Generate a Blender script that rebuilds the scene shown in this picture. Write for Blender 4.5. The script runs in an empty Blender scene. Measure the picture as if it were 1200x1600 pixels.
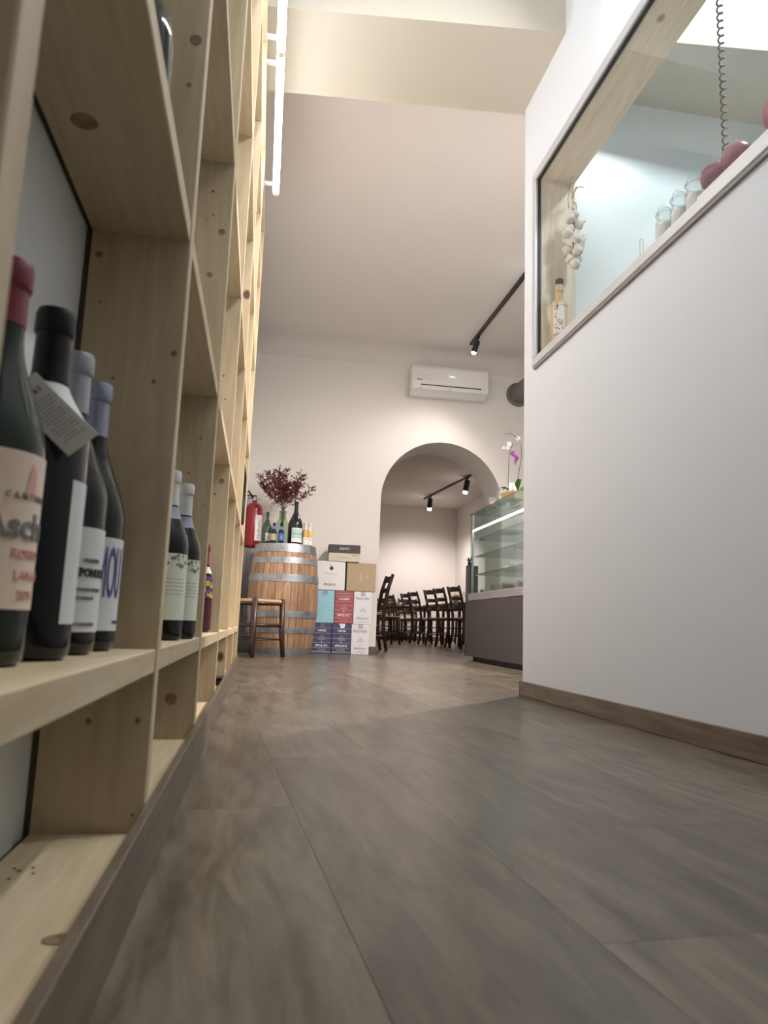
import bpy, math, random
from math import sin, cos, pi, radians, sqrt, atan2
from mathutils import Vector, Matrix
random.seed(7)
SC = bpy.context.scene
COL = SC.collection

# ------------------------------------------------------------------ camera
F_PX = 1128.6
CAM_H = 0.30
_p, _r, _y = radians(8.955), radians(2.023), radians(9.289)
FW = Vector((sin(_y)*cos(_p), cos(_y)*cos(_p), sin(_p)))
_rt = Vector((cos(_y), -sin(_y), 0)); _up = _rt.cross(FW)
RT = cos(_r)*_rt + sin(_r)*_up
UP = -sin(_r)*_rt + cos(_r)*_up
cam_d = bpy.data.cameras.new('camera')
cam = bpy.data.objects.new('camera', cam_d); COL.objects.link(cam)
M3 = Matrix((RT, UP, -FW)).transposed()
cam.matrix_world = Matrix.Translation((0, 0, CAM_H)) @ M3.to_4x4()
cam_d.sensor_fit = 'VERTICAL'; cam_d.sensor_height = 36.0; cam_d.sensor_width = 27.0
cam_d.lens = F_PX/1600*36.0
cam_d.clip_start = 0.02; cam_d.clip_end = 60
cam_d.dof.use_dof = True; cam_d.dof.focus_distance = 6.0; cam_d.dof.aperture_fstop = 9.0
SC.camera = cam

# ------------------------------------------------------------------ world, exposure
W = bpy.data.worlds.new('world'); SC.world = W; W.use_nodes = True
W.node_tree.nodes['Background'].inputs[0].default_value = (0.9, 0.95, 1, 1)
W.node_tree.nodes['Background'].inputs[1].default_value = 0.3
SC.view_settings.view_transform = 'Standard'; SC.view_settings.look = 'None'
SC.view_settings.exposure = 0.0; SC.view_settings.gamma = 1.0
SC.view_settings.use_curve_mapping = False

def area_light(name, loc, size, power, color, target=(0, 0, -1)):
    d = bpy.data.lights.new(name, 'AREA'); d.shape = 'RECTANGLE'
    d.size, d.size_y = size; d.energy = power; d.color = color
    o = bpy.data.objects.new(name, d); COL.objects.link(o); o.location = loc
    o.rotation_euler = Vector(target).to_track_quat('-Z', 'Y').to_euler()
    return o
TUBE_E = 23.0          # emission of the long tube
SPOT_C = (1.0, 0.87, 0.82)
area_light('aisle_fill_light', (1.19, 1.62, 2.95), (1.3, 0.09), 32, (0.95, 0.97, 1.0), (-1, 0, -.55))  # added unseen light, brightens the shelf fronts from the right
area_light('entrance_fill_light', (0.6, -0.6, 3.90), (0.6, 0.9), 9, (0.97, 0.97, 1.0))  # added overhead fill for the near end, out of view
area_light('kitchen_ceiling_panel_light', (2.37, 1.7, 3.90), (0.35, 0.35), 70, (0.84, 0.96, 1.0))
area_light('dining_room_fill_light', (2.0, 11.5, 2.98), (2.4, 4.0), 42, (1.0, 0.84, 0.76))  # fill added under the dining room ceiling, no fixture there
area_light('bar_fill_light', (3.6, 5.0, 3.32), (1.2, 2.6), 20, (0.98, 0.90, 0.86))  # unseen fill added over the bar side

# ------------------------------------------------------------------ helpers
def link(o, parent=None):
    COL.objects.link(o)
    if parent is not None: o.parent = parent
    return o
def tag(o, label=None, cat=None, group=None, kind=None):
    if label: o['label'] = label
    if cat: o['category'] = cat
    if group: o['group'] = group
    if kind: o['kind'] = kind
    return o
def thing(name, label, cat, loc=(0, 0, 0), rz=0.0, group=None):
    o = bpy.data.objects.new(name, None); o.empty_display_size = 0.05
    COL.objects.link(o); o.location = loc; o.rotation_euler = (0, 0, rz)
    return tag(o, label, cat, group)

class MB:
    def __init__(s): s.v = []; s.f = []
    def add(s, vs, fs):
        n = len(s.v); s.v += [tuple(v) for v in vs]; s.f += [tuple(i+n for i in f) for f in fs]; return s
    def box(s, x0, x1, y0, y1, z0, z1):
        return s.add([(x0,y0,z0),(x1,y0,z0),(x1,y1,z0),(x0,y1,z0),(x0,y0,z1),(x1,y0,z1),(x1,y1,z1),(x0,y1,z1)],
                     [(0,3,2,1),(4,5,6,7),(0,1,5,4),(1,2,6,5),(2,3,7,6),(3,0,4,7)])
    def cbox(s, x0, x1, y0, y1, z0, z1, c):
        # chamfered box
        vs = []; idx = {}
        X = (x0, x1); Y = (y0, y1); Z = (z0, z1)
        sg = (1, -1)
        for i in (0,1):
            for j in (0,1):
                for k in (0,1):
                    p = (X[i], Y[j], Z[k]); d = (sg[i]*c, sg[j]*c, sg[k]*c)
                    for a in range(3):
                        q = [p[b] + (0 if b == a else d[b]) for b in range(3)]
                        idx[(i,j,k,a)] = len(vs); vs.append(q)
        fs = []
        for a in range(3):
            b, e = (a+1) % 3, (a+2) % 3
            for t in (0,1):
                loop = []
                for (m, n) in ((0,0),(1,0),(1,1),(0,1)):
                    key = [0,0,0]; key[a] = t; key[b] = m; key[e] = n
                    loop.append(idx[(key[0],key[1],key[2],a)])
                if t == 0: loop.reverse()
                fs.append(tuple(loop))
        for a in range(3):       # edge chamfers along axis a
            b, e = (a+1) % 3, (a+2) % 3
            for m in (0,1):
                for n in (0,1):
                    k0 = [0,0,0]; k0[b] = m; k0[e] = n; k1 = list(k0); k1[a] = 1
                    q = [idx[tuple(k0)+(b,)], idx[tuple(k1)+(b,)], idx[tuple(k1)+(e,)], idx[tuple(k0)+(e,)]]
                    if (m + n) % 2 == 1: q.reverse()
                    fs.append(tuple(q))
        for i in (0,1):
            for j in (0,1):
                for k in (0,1):
                    q = [idx[(i,j,k,0)], idx[(i,j,k,1)], idx[(i,j,k,2)]]
                    if (i+j+k) % 2 == 1: q.reverse()
                    fs.append(tuple(q))
        return s.add(vs, fs)
    def tube(s, pts, rad, n=8, cap=True):
        pts = [Vector(p) for p in pts]; m = len(pts)
        if not hasattr(rad, '__len__'): rad = [rad]*m
        t0 = (pts[1]-pts[0]).normalized()
        a = t0.orthogonal().normalized(); vs = []
        for i, p in enumerate(pts):
            t = (pts[min(i+1, m-1)]-pts[max(i-1, 0)]).normalized()
            a = (a - t*a.dot(t)).normalized(); b = t.cross(a)
            for k in range(n):
                w = 2*pi*k/n; vs.append(p + (a*cos(w)+b*sin(w))*rad[i])
        fs = []
        for i in range(m-1):
            for k in range(n):
                k2 = (k+1) % n; fs.append((i*n+k, i*n+k2, (i+1)*n+k2, (i+1)*n+k))
        if cap: fs.append(tuple(range(n))[::-1]); fs.append(tuple((m-1)*n+k for k in range(n)))
        return s.add(vs, fs)
    def lathe(s, prof, n=24, a0=0, a1=2*pi, off=(0,0,0)):
        full = abs((a1-a0)-2*pi) < 1e-6; m = n if full else n+1; vs = []
        for (r, z) in prof:
            for k in range(m):
                w = a0+(a1-a0)*k/n; vs.append((off[0]+r*cos(w), off[1]+r*sin(w), off[2]+z))
        fs = []
        for i in range(len(prof)-1):
            for k in range(n):
                k2 = (k+1) % m if full else k+1
                fs.append((i*m+k, i*m+k2, (i+1)*m+k2, (i+1)*m+k))
        return s.add(vs, fs)
    def prism(s, poly, axis, a, b):
        # poly: 2D points in the two remaining axes (cyclic order), extruded along axis a..b
        def P(u, v, t):
            return {'x': (t,u,v), 'y': (u,t,v), 'z': (u,v,t)}[axis]
        n = len(poly); vs = [P(u,v,a) for u,v in poly]+[P(u,v,b) for u,v in poly]
        fs = [tuple(range(n)), tuple(range(n,2*n))[::-1]]
        for i in range(n):
            j = (i+1) % n; fs.append((i, i+n, j+n, j))
        return s.add(vs, fs)
    def xf(s, M):
        s.v = [tuple(M @ Vector(v)) for v in s.v]; return s
    def build(s, name, mat, parent=None, smooth=False, angle=None):
        me = bpy.data.meshes.new(name); me.from_pydata(s.v, [], s.f); me.validate(); 
        import bmesh
        bm = bmesh.new(); bm.from_mesh(me); bmesh.ops.recalc_face_normals(bm, faces=bm.faces); bm.to_mesh(me); bm.free()
        if mat: me.materials.append(mat)
        if smooth or angle:
            me.polygons.foreach_set('use_smooth', [True]*len(me.polygons))
            if angle:
                try: me.set_sharp_from_angle(angle=radians(angle))
                except Exception: pass
        me.update()
        o = bpy.data.objects.new(name, me); return link(o, parent)

def copy_tree(o, parent=None):
    c = o.copy(); COL.objects.link(c); c.parent = parent
    for ch in [x for x in bpy.data.objects if x.parent == o]: copy_tree(ch, c)
    return c

# ------------------------------------------------------------------ materials
def nt(name):
    m = bpy.data.materials.new(name); m.use_nodes = True
    N = m.node_tree.nodes; L = m.node_tree.links; b = N['Principled BSDF']
    return m, N, L, b
def plain(name, col, rough=0.5, metal=0.0, spec=0.5, noise=0.0, scale=30, bump=0.0, coat=0.0):
    m, N, L, b = nt(name)
    b.inputs['Base Color'].default_value = (*col, 1); b.inputs['Roughness'].default_value = rough
    b.inputs['Metallic'].default_value = metal; b.inputs['Specular IOR Level'].default_value = spec
    if coat: b.inputs['Coat Weight'].default_value = coat; b.inputs['Coat Roughness'].default_value = 0.05
    if noise or bump:
        tc = N.new('ShaderNodeTexCoord'); t = N.new('ShaderNodeTexNoise'); t.inputs['Scale'].default_value = scale
        t.inputs['Detail'].default_value = 4; L.new(tc.outputs['Object'], t.inputs['Vector'])
        if noise:
            r = N.new('ShaderNodeValToRGB')
            r.color_ramp.elements[0].color = (*[c*(1-noise) for c in col], 1); r.color_ramp.elements[0].position = .3
            r.color_ramp.elements[1].color = (*[min(1, c*(1+noise)) for c in col], 1); r.color_ramp.elements[1].position = .7
            L.new(t.outputs['Fac'], r.inputs[0]); L.new(r.outputs[0], b.inputs['Base Color'])
        if bump:
            bp = N.new('ShaderNodeBump'); bp.inputs['Strength'].default_value = bump; bp.inputs['Distance'].default_value = .01
            L.new(t.outputs['Fac'], bp.inputs['Height']); L.new(bp.outputs[0], b.inputs['Normal'])
    return m
def emit(name, col, st):
    m, N, L, b = nt(name); b.inputs['Emission Color'].default_value = (*col, 1)
    b.inputs['Emission Strength'].default_value = st; b.inputs['Base Color'].default_value = (*col, 1); return m
def clear_glass(name, tint=(1,1,1), refl=0.06, rough=0.0, dens=0.0, body=(1,1,1)):
    m, N, L, b = nt(name); N.remove(b); out = N['Material Output']
    tr = N.new('ShaderNodeBsdfTransparent'); tr.inputs[0].default_value = (*tint, 1)
    gl = N.new('ShaderNodeBsdfGlossy'); gl.inputs['Roughness'].default_value = rough
    lw = N.new('ShaderNodeLayerWeight'); lw.inputs['Blend'].default_value = .5
    pw = N.new('ShaderNodeMath'); pw.operation = 'POWER'; pw.inputs[1].default_value = 4.0; L.new(lw.outputs['Facing'], pw.inputs[0])
    fr = N.new('ShaderNodeMath'); fr.operation = 'MULTIPLY_ADD'; fr.inputs[1].default_value = .55; fr.inputs[2].default_value = .03; L.new(pw.outputs[0], fr.inputs[0])
    mx = N.new('ShaderNodeMixShader'); L.new(fr.outputs[0], mx.inputs[0]); L.new(tr.outputs[0], mx.inputs[1]); L.new(gl.outputs[0], mx.inputs[2])
    last = mx
    if dens:
        df = N.new('ShaderNodeBsdfDiffuse'); df.inputs[0].default_value = (*body, 1)
        m2 = N.new('ShaderNodeMixShader'); m2.inputs[0].default_value = dens
        L.new(mx.outputs[0], m2.inputs[1]); L.new(df.outputs[0], m2.inputs[2]); last = m2
    L.new(last.outputs[0], out.inputs[0]); return m
def wood(name, dark, light, axis, rough=.55, scale=6, stretch=12, knots=0.0, knotcol=(.12,.06,.03), rnd=.12, bump=.15, rings=3.0, ks=1.0):
    flat = {'y': 2, 'z': 1, 'x': 2}[axis]
    m, N, L, b = nt(name)
    tc = N.new('ShaderNodeTexCoord'); oi = N.new('ShaderNodeObjectInfo')
    add = N.new('ShaderNodeVectorMath'); add.operation = 'ADD'
    cb = N.new('ShaderNodeCombineXYZ'); mul = N.new('ShaderNodeMath'); mul.operation = 'MULTIPLY'; mul.inputs[1].default_value = 37.0
    L.new(oi.outputs['Random'], mul.inputs[0])
    for i in range(3): L.new(mul.outputs[0], cb.inputs[i])
    L.new(tc.outputs['Object'], add.inputs[0]); L.new(cb.outputs[0], add.inputs[1])
    mp = N.new('ShaderNodeMapping'); sc = [stretch, stretch, stretch]; sc['xyz'.index(axis)] = 1.0
    mp.inputs['Scale'].default_value = sc; L.new(add.outputs[0], mp.inputs[0])
    n1 = N.new('ShaderNodeTexNoise'); n1.inputs['Scale'].default_value = scale; n1.inputs['Detail'].default_value = 6; n1.inputs['Roughness'].default_value = .6
    n1.inputs['Distortion'].default_value = .6; L.new(mp.outputs[0], n1.inputs['Vector'])
    # broad cathedral figure : rings of a soft noise
    mp2 = N.new('ShaderNodeMapping'); sc2 = [stretch*.45]*3; sc2['xyz'.index(axis)] = .35
    mp2.inputs['Scale'].default_value = sc2; L.new(add.outputs[0], mp2.inputs[0])
    n2 = N.new('ShaderNodeTexNoise'); n2.inputs['Scale'].default_value = 1.6; n2.inputs['Detail'].default_value = 1.5; L.new(mp2.outputs[0], n2.inputs['Vector'])
    sn = N.new('ShaderNodeMath'); sn.operation = 'MULTIPLY'; sn.inputs[1].default_value = rings*2*pi*4; L.new(n2.outputs['Fac'], sn.inputs[0])
    si = N.new('ShaderNodeMath'); si.operation = 'SINE'; L.new(sn.outputs[0], si.inputs[0])
    mr = N.new('ShaderNodeMapRange'); mr.inputs[1].default_value = -1; mr.inputs[2].default_value = 1; mr.inputs[3].default_value = -.07; mr.inputs[4].default_value = .07
    L.new(si.outputs[0], mr.inputs[0])
    ad = N.new('ShaderNodeMath'); ad.operation = 'ADD'; L.new(n1.outputs['Fac'], ad.inputs[0]); L.new(mr.outputs[0], ad.inputs[1])
    if knots:
        mk3 = N.new('ShaderNodeMapping'); q3 = [1.0]*3; q3['xyz'.index(axis)] = .38; q3[flat] = 0.0; mk3.inputs['Scale'].default_value = q3; L.new(add.outputs[0], mk3.inputs[0])
        nz = N.new('ShaderNodeTexNoise'); nz.inputs['Scale'].default_value = 5; L.new(mk3.outputs[0], nz.inputs['Vector'])
        vq = N.new('ShaderNodeTexVoronoi'); vq.inputs['Scale'].default_value = min(knots*1.3, 4.0); L.new(mk3.outputs[0], vq.inputs['Vector'])
        da = N.new('ShaderNodeMath'); da.operation = 'MULTIPLY_ADD'; da.inputs[1].default_value = .35; L.new(nz.outputs['Fac'], da.inputs[0]); L.new(vq.outputs['Distance'], da.inputs[2])
        dm = N.new('ShaderNodeMath'); dm.operation = 'MULTIPLY'; dm.inputs[1].default_value = 75; L.new(da.outputs[0], dm.inputs[0])
        ds = N.new('ShaderNodeMath'); ds.operation = 'SINE'; L.new(dm.outputs[0], ds.inputs[0])
        df_ = N.new('ShaderNodeMapRange'); df_.inputs[1].default_value = .05; df_.inputs[2].default_value = .38; df_.inputs[3].default_value = .13; df_.inputs[4].default_value = 0; L.new(vq.outputs['Distance'], df_.inputs[0])
        dx_ = N.new('ShaderNodeMath'); dx_.operation = 'MULTIPLY_ADD'; L.new(ds.outputs[0], dx_.inputs[0]); L.new(df_.outputs[0], dx_.inputs[1]); L.new(ad.outputs[0], dx_.inputs[2]); ad = dx_
    rp = N.new('ShaderNodeValToRGB'); rp.color_ramp.elements[0].position = .32; rp.color_ramp.elements[1].position = .68
    rp.color_ramp.elements[0].color = (*dark, 1); rp.color_ramp.elements[1].color = (*light, 1); L.new(ad.outputs[0], rp.inputs[0])
    # board to board value shift
    hs = N.new('ShaderNodeHueSaturation'); vr = N.new('ShaderNodeMapRange'); vr.inputs[3].default_value = 1-rnd; vr.inputs[4].default_value = 1+rnd
    L.new(oi.outputs['Random'], vr.inputs[0]); L.new(vr.outputs[0], hs.inputs['Value']); L.new(rp.outputs[0], hs.inputs['Color'])
    last = hs.outputs[0]
    if knots:
        pass
    if knots:
        mp3 = N.new('ShaderNodeMapping'); s3 = [1.0]*3; s3['xyz'.index(axis)] = .7; s3[flat] = 0.0; mp3.inputs['Scale'].default_value = s3; L.new(add.outputs[0], mp3.inputs[0])
        vo = N.new('ShaderNodeTexVoronoi'); vo.inputs['Scale'].default_value = knots; L.new(mp3.outputs[0], vo.inputs['Vector'])
        kr = N.new('ShaderNodeValToRGB'); kr.color_ramp.elements[0].position = .055*ks; kr.color_ramp.elements[0].color = (1,1,1,1)
        kr.color_ramp.elements[1].position = .10*ks; kr.color_ramp.elements[1].color = (0,0,0,1); L.new(vo.outputs['Distance'], kr.inputs[0])
        mk = N.new('ShaderNodeMixRGB'); mk.inputs[2].default_value = (*knotcol, 1); L.new(kr.outputs[0], mk.inputs[0]); L.new(last, mk.inputs[1]); last = mk.outputs[0]
    L.new(last, b.inputs['Base Color']); b.inputs['Roughness'].default_value = rough
    bp = N.new('ShaderNodeBump'); bp.inputs['Strength'].default_value = bump; bp.inputs['Distance'].default_value = .004
    L.new(n1.outputs['Fac'], bp.inputs['Height']); L.new(bp.outputs[0], b.inputs['Normal'])
    return m

PINE_D, PINE_L = (.56,.44,.27), (.65,.53,.35)
M = {}
M['plaster'] = plain('plaster_warm', (.80,.77,.735), .85, bump=.08, scale=9)
M['plaster_r'] = plain('plaster_grey_white', (.69,.73,.79), .6, bump=.06, scale=7)
M['ceiling'] = plain('ceiling_paint', (.74,.69,.665), .9, bump=.05, scale=6)
M['cream'] = plain('cream_paint', (.66,.62,.53), .85, bump=.08, scale=9)
M['kitchen'] = plain('kitchen_gloss_wall', (.82,.87,.87), .28)
M['pine_z'] = wood('pine_upright', PINE_D, PINE_L, 'z', knots=5.0)
M['pine_y'] = wood('pine_board', PINE_D, PINE_L, 'y', knots=5.0)
M['pine_x'] = wood('pine_lining', (.66,.58,.44), (.78,.70,.56), 'y', knots=5.0, knotcol=(.3,.18,.09))
M['pine_zz'] = wood('pine_lining_upright', (.70,.62,.48), (.84,.78,.64), 'z', knots=5.0, knotcol=(.3,.18,.09))
M['knot'] = plain('pine_knot', (.27,.17,.10), .6, noise=.4, scale=60)
M['floor'] = wood('floor_oak', (.060,.049,.034), (.152,.126,.092), 'y', rough=.29, scale=7, stretch=6, ks=.28, knots=1.7, knotcol=(.06,.045,.034), rnd=.30, bump=.12, rings=2.2)
M['skirt'] = wood('skirting_oak', (.10,.074,.050), (.18,.138,.098), 'y', rough=.4, scale=5, stretch=10, rnd=.05)
M['barrel'] = wood('barrel_oak', (.25,.145,.080), (.42,.265,.155), 'z', rough=.45, scale=6, stretch=8, rnd=.22)
M['steel'] = plain('galvanised_steel', (.34,.36,.38), .45, .8, noise=.25, scale=14)
M['alu'] = plain('anodised_frame', (.56,.58,.61), .4, .35)
M['gasket'] = plain('black_gasket', (.02,.02,.02), .5)
M['chair'] = wood('walnut_chair', (.022,.011,.008), (.060,.028,.018), 'z', rough=.35, scale=8, stretch=8, rnd=.1)
M['straw'] = plain('straw', (.50,.33,.18), .8, noise=.35, scale=80, bump=.5)
M['black'] = plain('black_metal', (.012,.012,.013), .4)
M['bottle'] = plain('black_glass', (.009,.010,.009), .08, spec=.35, coat=.18)
M['bottle_g'] = plain('dark_green_glass', (.018,.028,.015), .08, spec=.35, coat=.18)
M['bottle_gr'] = plain('green_glass', (.012,.05,.02), .06, coat=.6)
M['paper'] = plain('white_paper', (.78,.77,.75), .6)
M['paper_c'] = plain('peach_paper', (.86,.70,.56), .65)
M['paper_g'] = plain('pale_green_paper', (.76,.80,.64), .65)
M['ink'] = plain('black_ink', (.03,.03,.03), .6)
M['ink_g'] = plain('grey_ink', (.22,.22,.22), .6)
M['ink_p'] = plain('pink_ink', (.80,.42,.36), .6)
M['ink_b'] = plain('blue_ink', (.10,.10,.30), .6)
M['ink_w'] = plain('white_ink', (.80,.80,.80), .6)
M['red_cap'] = plain('dark_red_capsule', (.22,.025,.04), .4)
M['black_cap'] = plain('black_capsule', (.008,.008,.010), .42, spec=.3)
M['silver_cap'] = plain('silver_capsule', (.42,.42,.44), .35, .3)
M['lilac_cap'] = plain('blue_grey_capsule', (.33,.35,.45), .35, .3)
M['white_cap'] = plain('white_capsule', (.72,.71,.68), .4)
M['leaf'] = plain('orchid_leaf', (.05,.16,.03), .35)
M['terra'] = plain('terracotta', (.50,.26,.14), .7)
M['glass'] = clear_glass('window_glass')
M['glass_c'] = clear_glass('cabinet_glass', tint=(.93,.97,.96))
M['jar'] = clear_glass('jar_glass', tint=(.95,.97,.97), dens=.05, body=(.9,.95,.95))
M['wrap'] = clear_glass('plastic_wrap', tint=(.9,.9,.9), rough=.15, dens=.35, body=(.62,.62,.62))
M['demi'] = clear_glass('green_demijohn_glass', tint=(.74,.84,.72), dens=.10, body=(.45,.58,.42))
M['taupe'] = plain('taupe_panel', (.105,.094,.088), .45)
M['whitep'] = plain('white_plastic', (.78,.77,.76), .35)
M['satin'] = plain('satin_steel', (.62,.62,.62), .35, .5)

# ------------------------------------------------------------------ lettering
def text_mesh(s, size, align='CENTER', sx=1.0, ext=0.0004, bold=0.0):
    cu = bpy.data.curves.new('t', 'FONT'); cu.body = s; cu.size = size; cu.align_x = align; cu.align_y = 'CENTER'
    cu.extrude = ext; cu.offset = bold; cu.resolution_u = 3
    o = bpy.data.objects.new('t', cu); COL.objects.link(o)
    dg = bpy.context.evaluated_depsgraph_get(); me = bpy.data.meshes.new_from_object(o.evaluated_get(dg))
    bpy.data.objects.remove(o); bpy.data.curves.remove(cu)
    for v in me.vertices: v.co.x *= sx
    return me
def text_flat(s, size, mat, parent, loc, rot=(pi/2, 0, 0), sx=1.0, name='lettering', bold=0.0):
    me = text_mesh(s, size, sx=sx, bold=bold); me.name = name; me.materials.append(mat)
    o = bpy.data.objects.new(name, me); link(o, parent); o.location = loc; o.rotation_euler = rot; return o
def text_round(s, size, mat, parent, r, z, ang, sx=1.0, name='lettering', bold=0.0, align='CENTER'):
    # wraps lettering round a cylinder of radius r about the local z axis, centred on angle ang
    me = text_mesh(s, size, align, sx=sx, bold=bold); me.name = name
    for v in me.vertices:
        a = ang + v.co.x/r; rr = r + .0004 + v.co.z
        y = v.co.y; v.co = (rr*cos(a), rr*sin(a), z+y)
    me.materials.append(mat)
    return link(bpy.data.objects.new(name, me), parent)

# ------------------------------------------------------------------ structure
def struct(mb, name, mat, **k):
    return tag(mb.build(name, mat, **k), kind='structure')

floor = struct(MB().box(-.5, 6, -4, 8.4, -.12, -.009).box(-.5, 6, 8.42, 17, -.12, -.0008), 'floor', M['floor'])
U = Vector((-.0709, .9975, 0)); NN = Vector((.9975, .0709, 0)); PW = .237; PL = 1.5
pm = MB(); w = PW/2-.0001; l = PL/2-.0001; c = .0003
pm.add([(-w,-l,-.0085),(w,-l,-.0085),(w,l,-.0085),(-w,l,-.0085),(-w,-l,-c),(w,-l,-c),(w,l,-c),(-w,l,-c),
        (-w+c,-l+c,0),(w-c,-l+c,0),(w-c,l-c,0),(-w+c,l-c,0)],
       [(0,3,2,1),(0,1,5,4),(1,2,6,5),(2,3,7,6),(3,0,4,7),(4,5,9,8),(5,6,10,9),(6,7,11,10),(7,4,8,11),(8,9,10,11)])
plank0 = pm.build('floor_plank', M['floor'], floor)
first = True
joint = {0: 1.69, -1: 1.25, 1: .69, 2: 1.08}
for k in range(-3, 16):
    j = joint.get(k, random.random()*PL)
    j -= math.ceil((j+1.0)/PL)*PL
    while j < 8.45:
        cn = .16+PW*(k+.5); cs = j+PL/2; P = NN*cn+U*cs
        end = j+PL
        if end > -.6 and not (P.x > 1.45 and P.y < 2.5) and P.x > -.45 and cs-PL/2 < 8.45:
            o = plank0 if first else plank0.copy()
            if not first: COL.objects.link(o)
            first = False
            o.parent = floor; o.location = P; o.rotation_euler = (0, 0, atan2(.0709, .9975))
        j += PL

wl = struct(MB().box(-.42, -.2505, -4, 7.8, 0, 4.0), 'wall_left', plain('plaster_left_white', (.86,.86,.83), .8, bump=.06, scale=9))
wl.rotation_euler = (0, 0, .004)
# end wall with the arched opening
AX, AR, AZ = 1.935, .70, 1.687
arc = [(AX+AR*cos(t), AZ+AR*sin(t)) for t in [pi*i/32 for i in range(33)]]
def arch_wall(x0, x1, y0, y1, ztop):
    mb = MB(); vs = []; fs = []
    L_, R_ = AX-AR, AX+AR
    mb.box(x0, L_, y0, y1, 0, AZ); mb.box(R_, x1, y0, y1, 0, AZ)
    def ring(y):
        base = len(vs)
        top = []
        for (x, z) in arc: vs.append((x, y, z))
        for i in range(33):
            t = pi*i/32
            # matching point on the outer rectangle
            c_, s_ = cos(t), sin(t)
            xo = x1 if c_ > 0 else x0
            kx = (xo-AX)/c_ if abs(c_) > 1e-6 else 1e9
            kz = (ztop-AZ)/s_ if abs(s_) > 1e-6 else 1e9
            kk = min(kx, kz); vs.append((AX+c_*kk, y, AZ+s_*kk))
        return base
    a = ring(y0); b = ring(y1)
    for i in range(32):
        fs.append((a+i, a+i+1, a+33+i+1, a+33+i)); fs.append((b+i, b+33+i, b+33+i+1, b+i+1))
        fs.append((a+i, b+i, b+i+1, a+i+1)); fs.append((a+33+i, a+33+i+1, b+33+i+1, b+33+i))
    # corners of the rectangle that the fan cuts off
    for xo, s in ((x1, 1), (x0, -1)):
        pass
    mb.add(vs, fs)
    return mb
def fan_safe():
    # rectangle top/side corners handled by adding exact corner angles
    global arc
    angs = [pi*i/32 for i in range(33)]
    return angs
wall_far = arch_wall(-.42, 5.1, 7.8, 8.4, 3.7)
# close the two cut corners of the fan
def corner_patch(mb, xo, y0, y1, ztop):
    s_ = 1 if xo > AX else -1
    best = None
    for i in range(32):
        t0, t1 = pi*i/32, pi*(i+1)/32
        def hit(t):
            c_, q = cos(t), sin(t); X_ = 5.1 if c_ > 0 else -.42
            kx = (X_-AX)/c_ if abs(c_) > 1e-6 else 1e9; kz = (ztop-AZ)/q if abs(q) > 1e-6 else 1e9
            return (AX+c_*min(kx,kz), AZ+q*min(kx,kz), kx < kz, X_)
        h0, h1 = hit(t0), hit(t1)
        if h0[2] != h1[2] and (h0[3] == xo or h1[3] == xo):
            best = (h0, h1)
    if best:
        h0, h1 = best
        mb.prism([(h0[0], h0[1]), (h1[0], h1[1]), (xo, ztop)], 'y', y0, y1)
corner_patch(wall_far, 5.1, 7.8, 8.4, 3.7); corner_patch(wall_far, -.42, 7.8, 8.4, 3.7)
struct(wall_far, 'wall_far', M['plaster'], angle=30)
# corridor right wall with the kitchen window
XW, WY0, WY1, WZ0, WZ1 = 1.232, 1.0, 3.14, 1.60, 2.53
mb = MB().box(XW, 1.40, -4, 3.32, 0, WZ0-.012).box(XW, 1.40, -4, 3.32, WZ1+.012, 4.0).box(XW, 1.40, WY1+.012, 3.32, WZ0-.012, WZ1+.012).box(XW, 1.40, -4, WY0-.012, WZ0-.012, WZ1+.012)
struct(mb, 'wall_right', M['plaster_r'])
struct(MB().box(1.40, 5.1, 3.16, 3.32, 0, 4.0), 'wall_kitchen_end', M['kitchen'])
struct(MB().box(4.3, 4.4, -4, 3.16, 0, 4.0), 'wall_kitchen_side', M['kitchen'])
struct(MB().box(-.42, 5.1, -4.1, -4, 0, 4.0), 'wall_back', plain('dark_fill_cut', (.05,.05,.06), .15))  # unseen back wall, made dark to cut light bounced from behind
struct(MB().box(5.1, 5.2, 3.16, 7.8, 0, 4.0), 'wall_bar_side', M['plaster'])
# ceilings
struct(MB().box(-.42, 5.2, -4.1, 3.0, 4.0, 4.1), 'ceiling', M['cream'])
cv = []
for i in range(9):
    t = pi/2*i/8; cv.append((7.8-.24+.24*sin(t), 3.42-.18+.18*cos(t)))
poly = [(3.25, 3.42)]+cv+[(7.8, 3.6), (3.25, 3.6)]
struct(MB().prism(poly, 'x', -.42, 5.2), 'ceiling_vault', M['ceiling'], angle=40)
bm_ = MB().prism([(-.30, 2.945), (5.1, 2.42), (5.1, 3.05), (-.30, 3.475)], 'z', 3.045, 4.0)
struct(bm_, 'ceiling_beam', M['cream'])
# dining room shell
struct(MB().box(-1.6, -1.5, 8.4, 16.6, 0, 3.2).box(-1.6, -.42, 8.3, 8.4, 0, 3.2), 'wall_dining_left', M['plaster'])
struct(MB().box(4.45, 4.55, 8.4, 16.6, 0, 3.2), 'wall_dining_right', M['plaster'])
struct(MB().box(-1.6, 4.55, 16.5, 16.6, 0, 3.2), 'wall_dining_far', M['plaster'])
struct(MB().box(-1.6, 4.55, 8.4, 16.6, 3.09, 3.2), 'ceiling_dining', M['ceiling'])
struct(MB().box(-1.5, -.5, 8.4, 16.5, -.12, 0), 'floor_dining', M['floor'])
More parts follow.
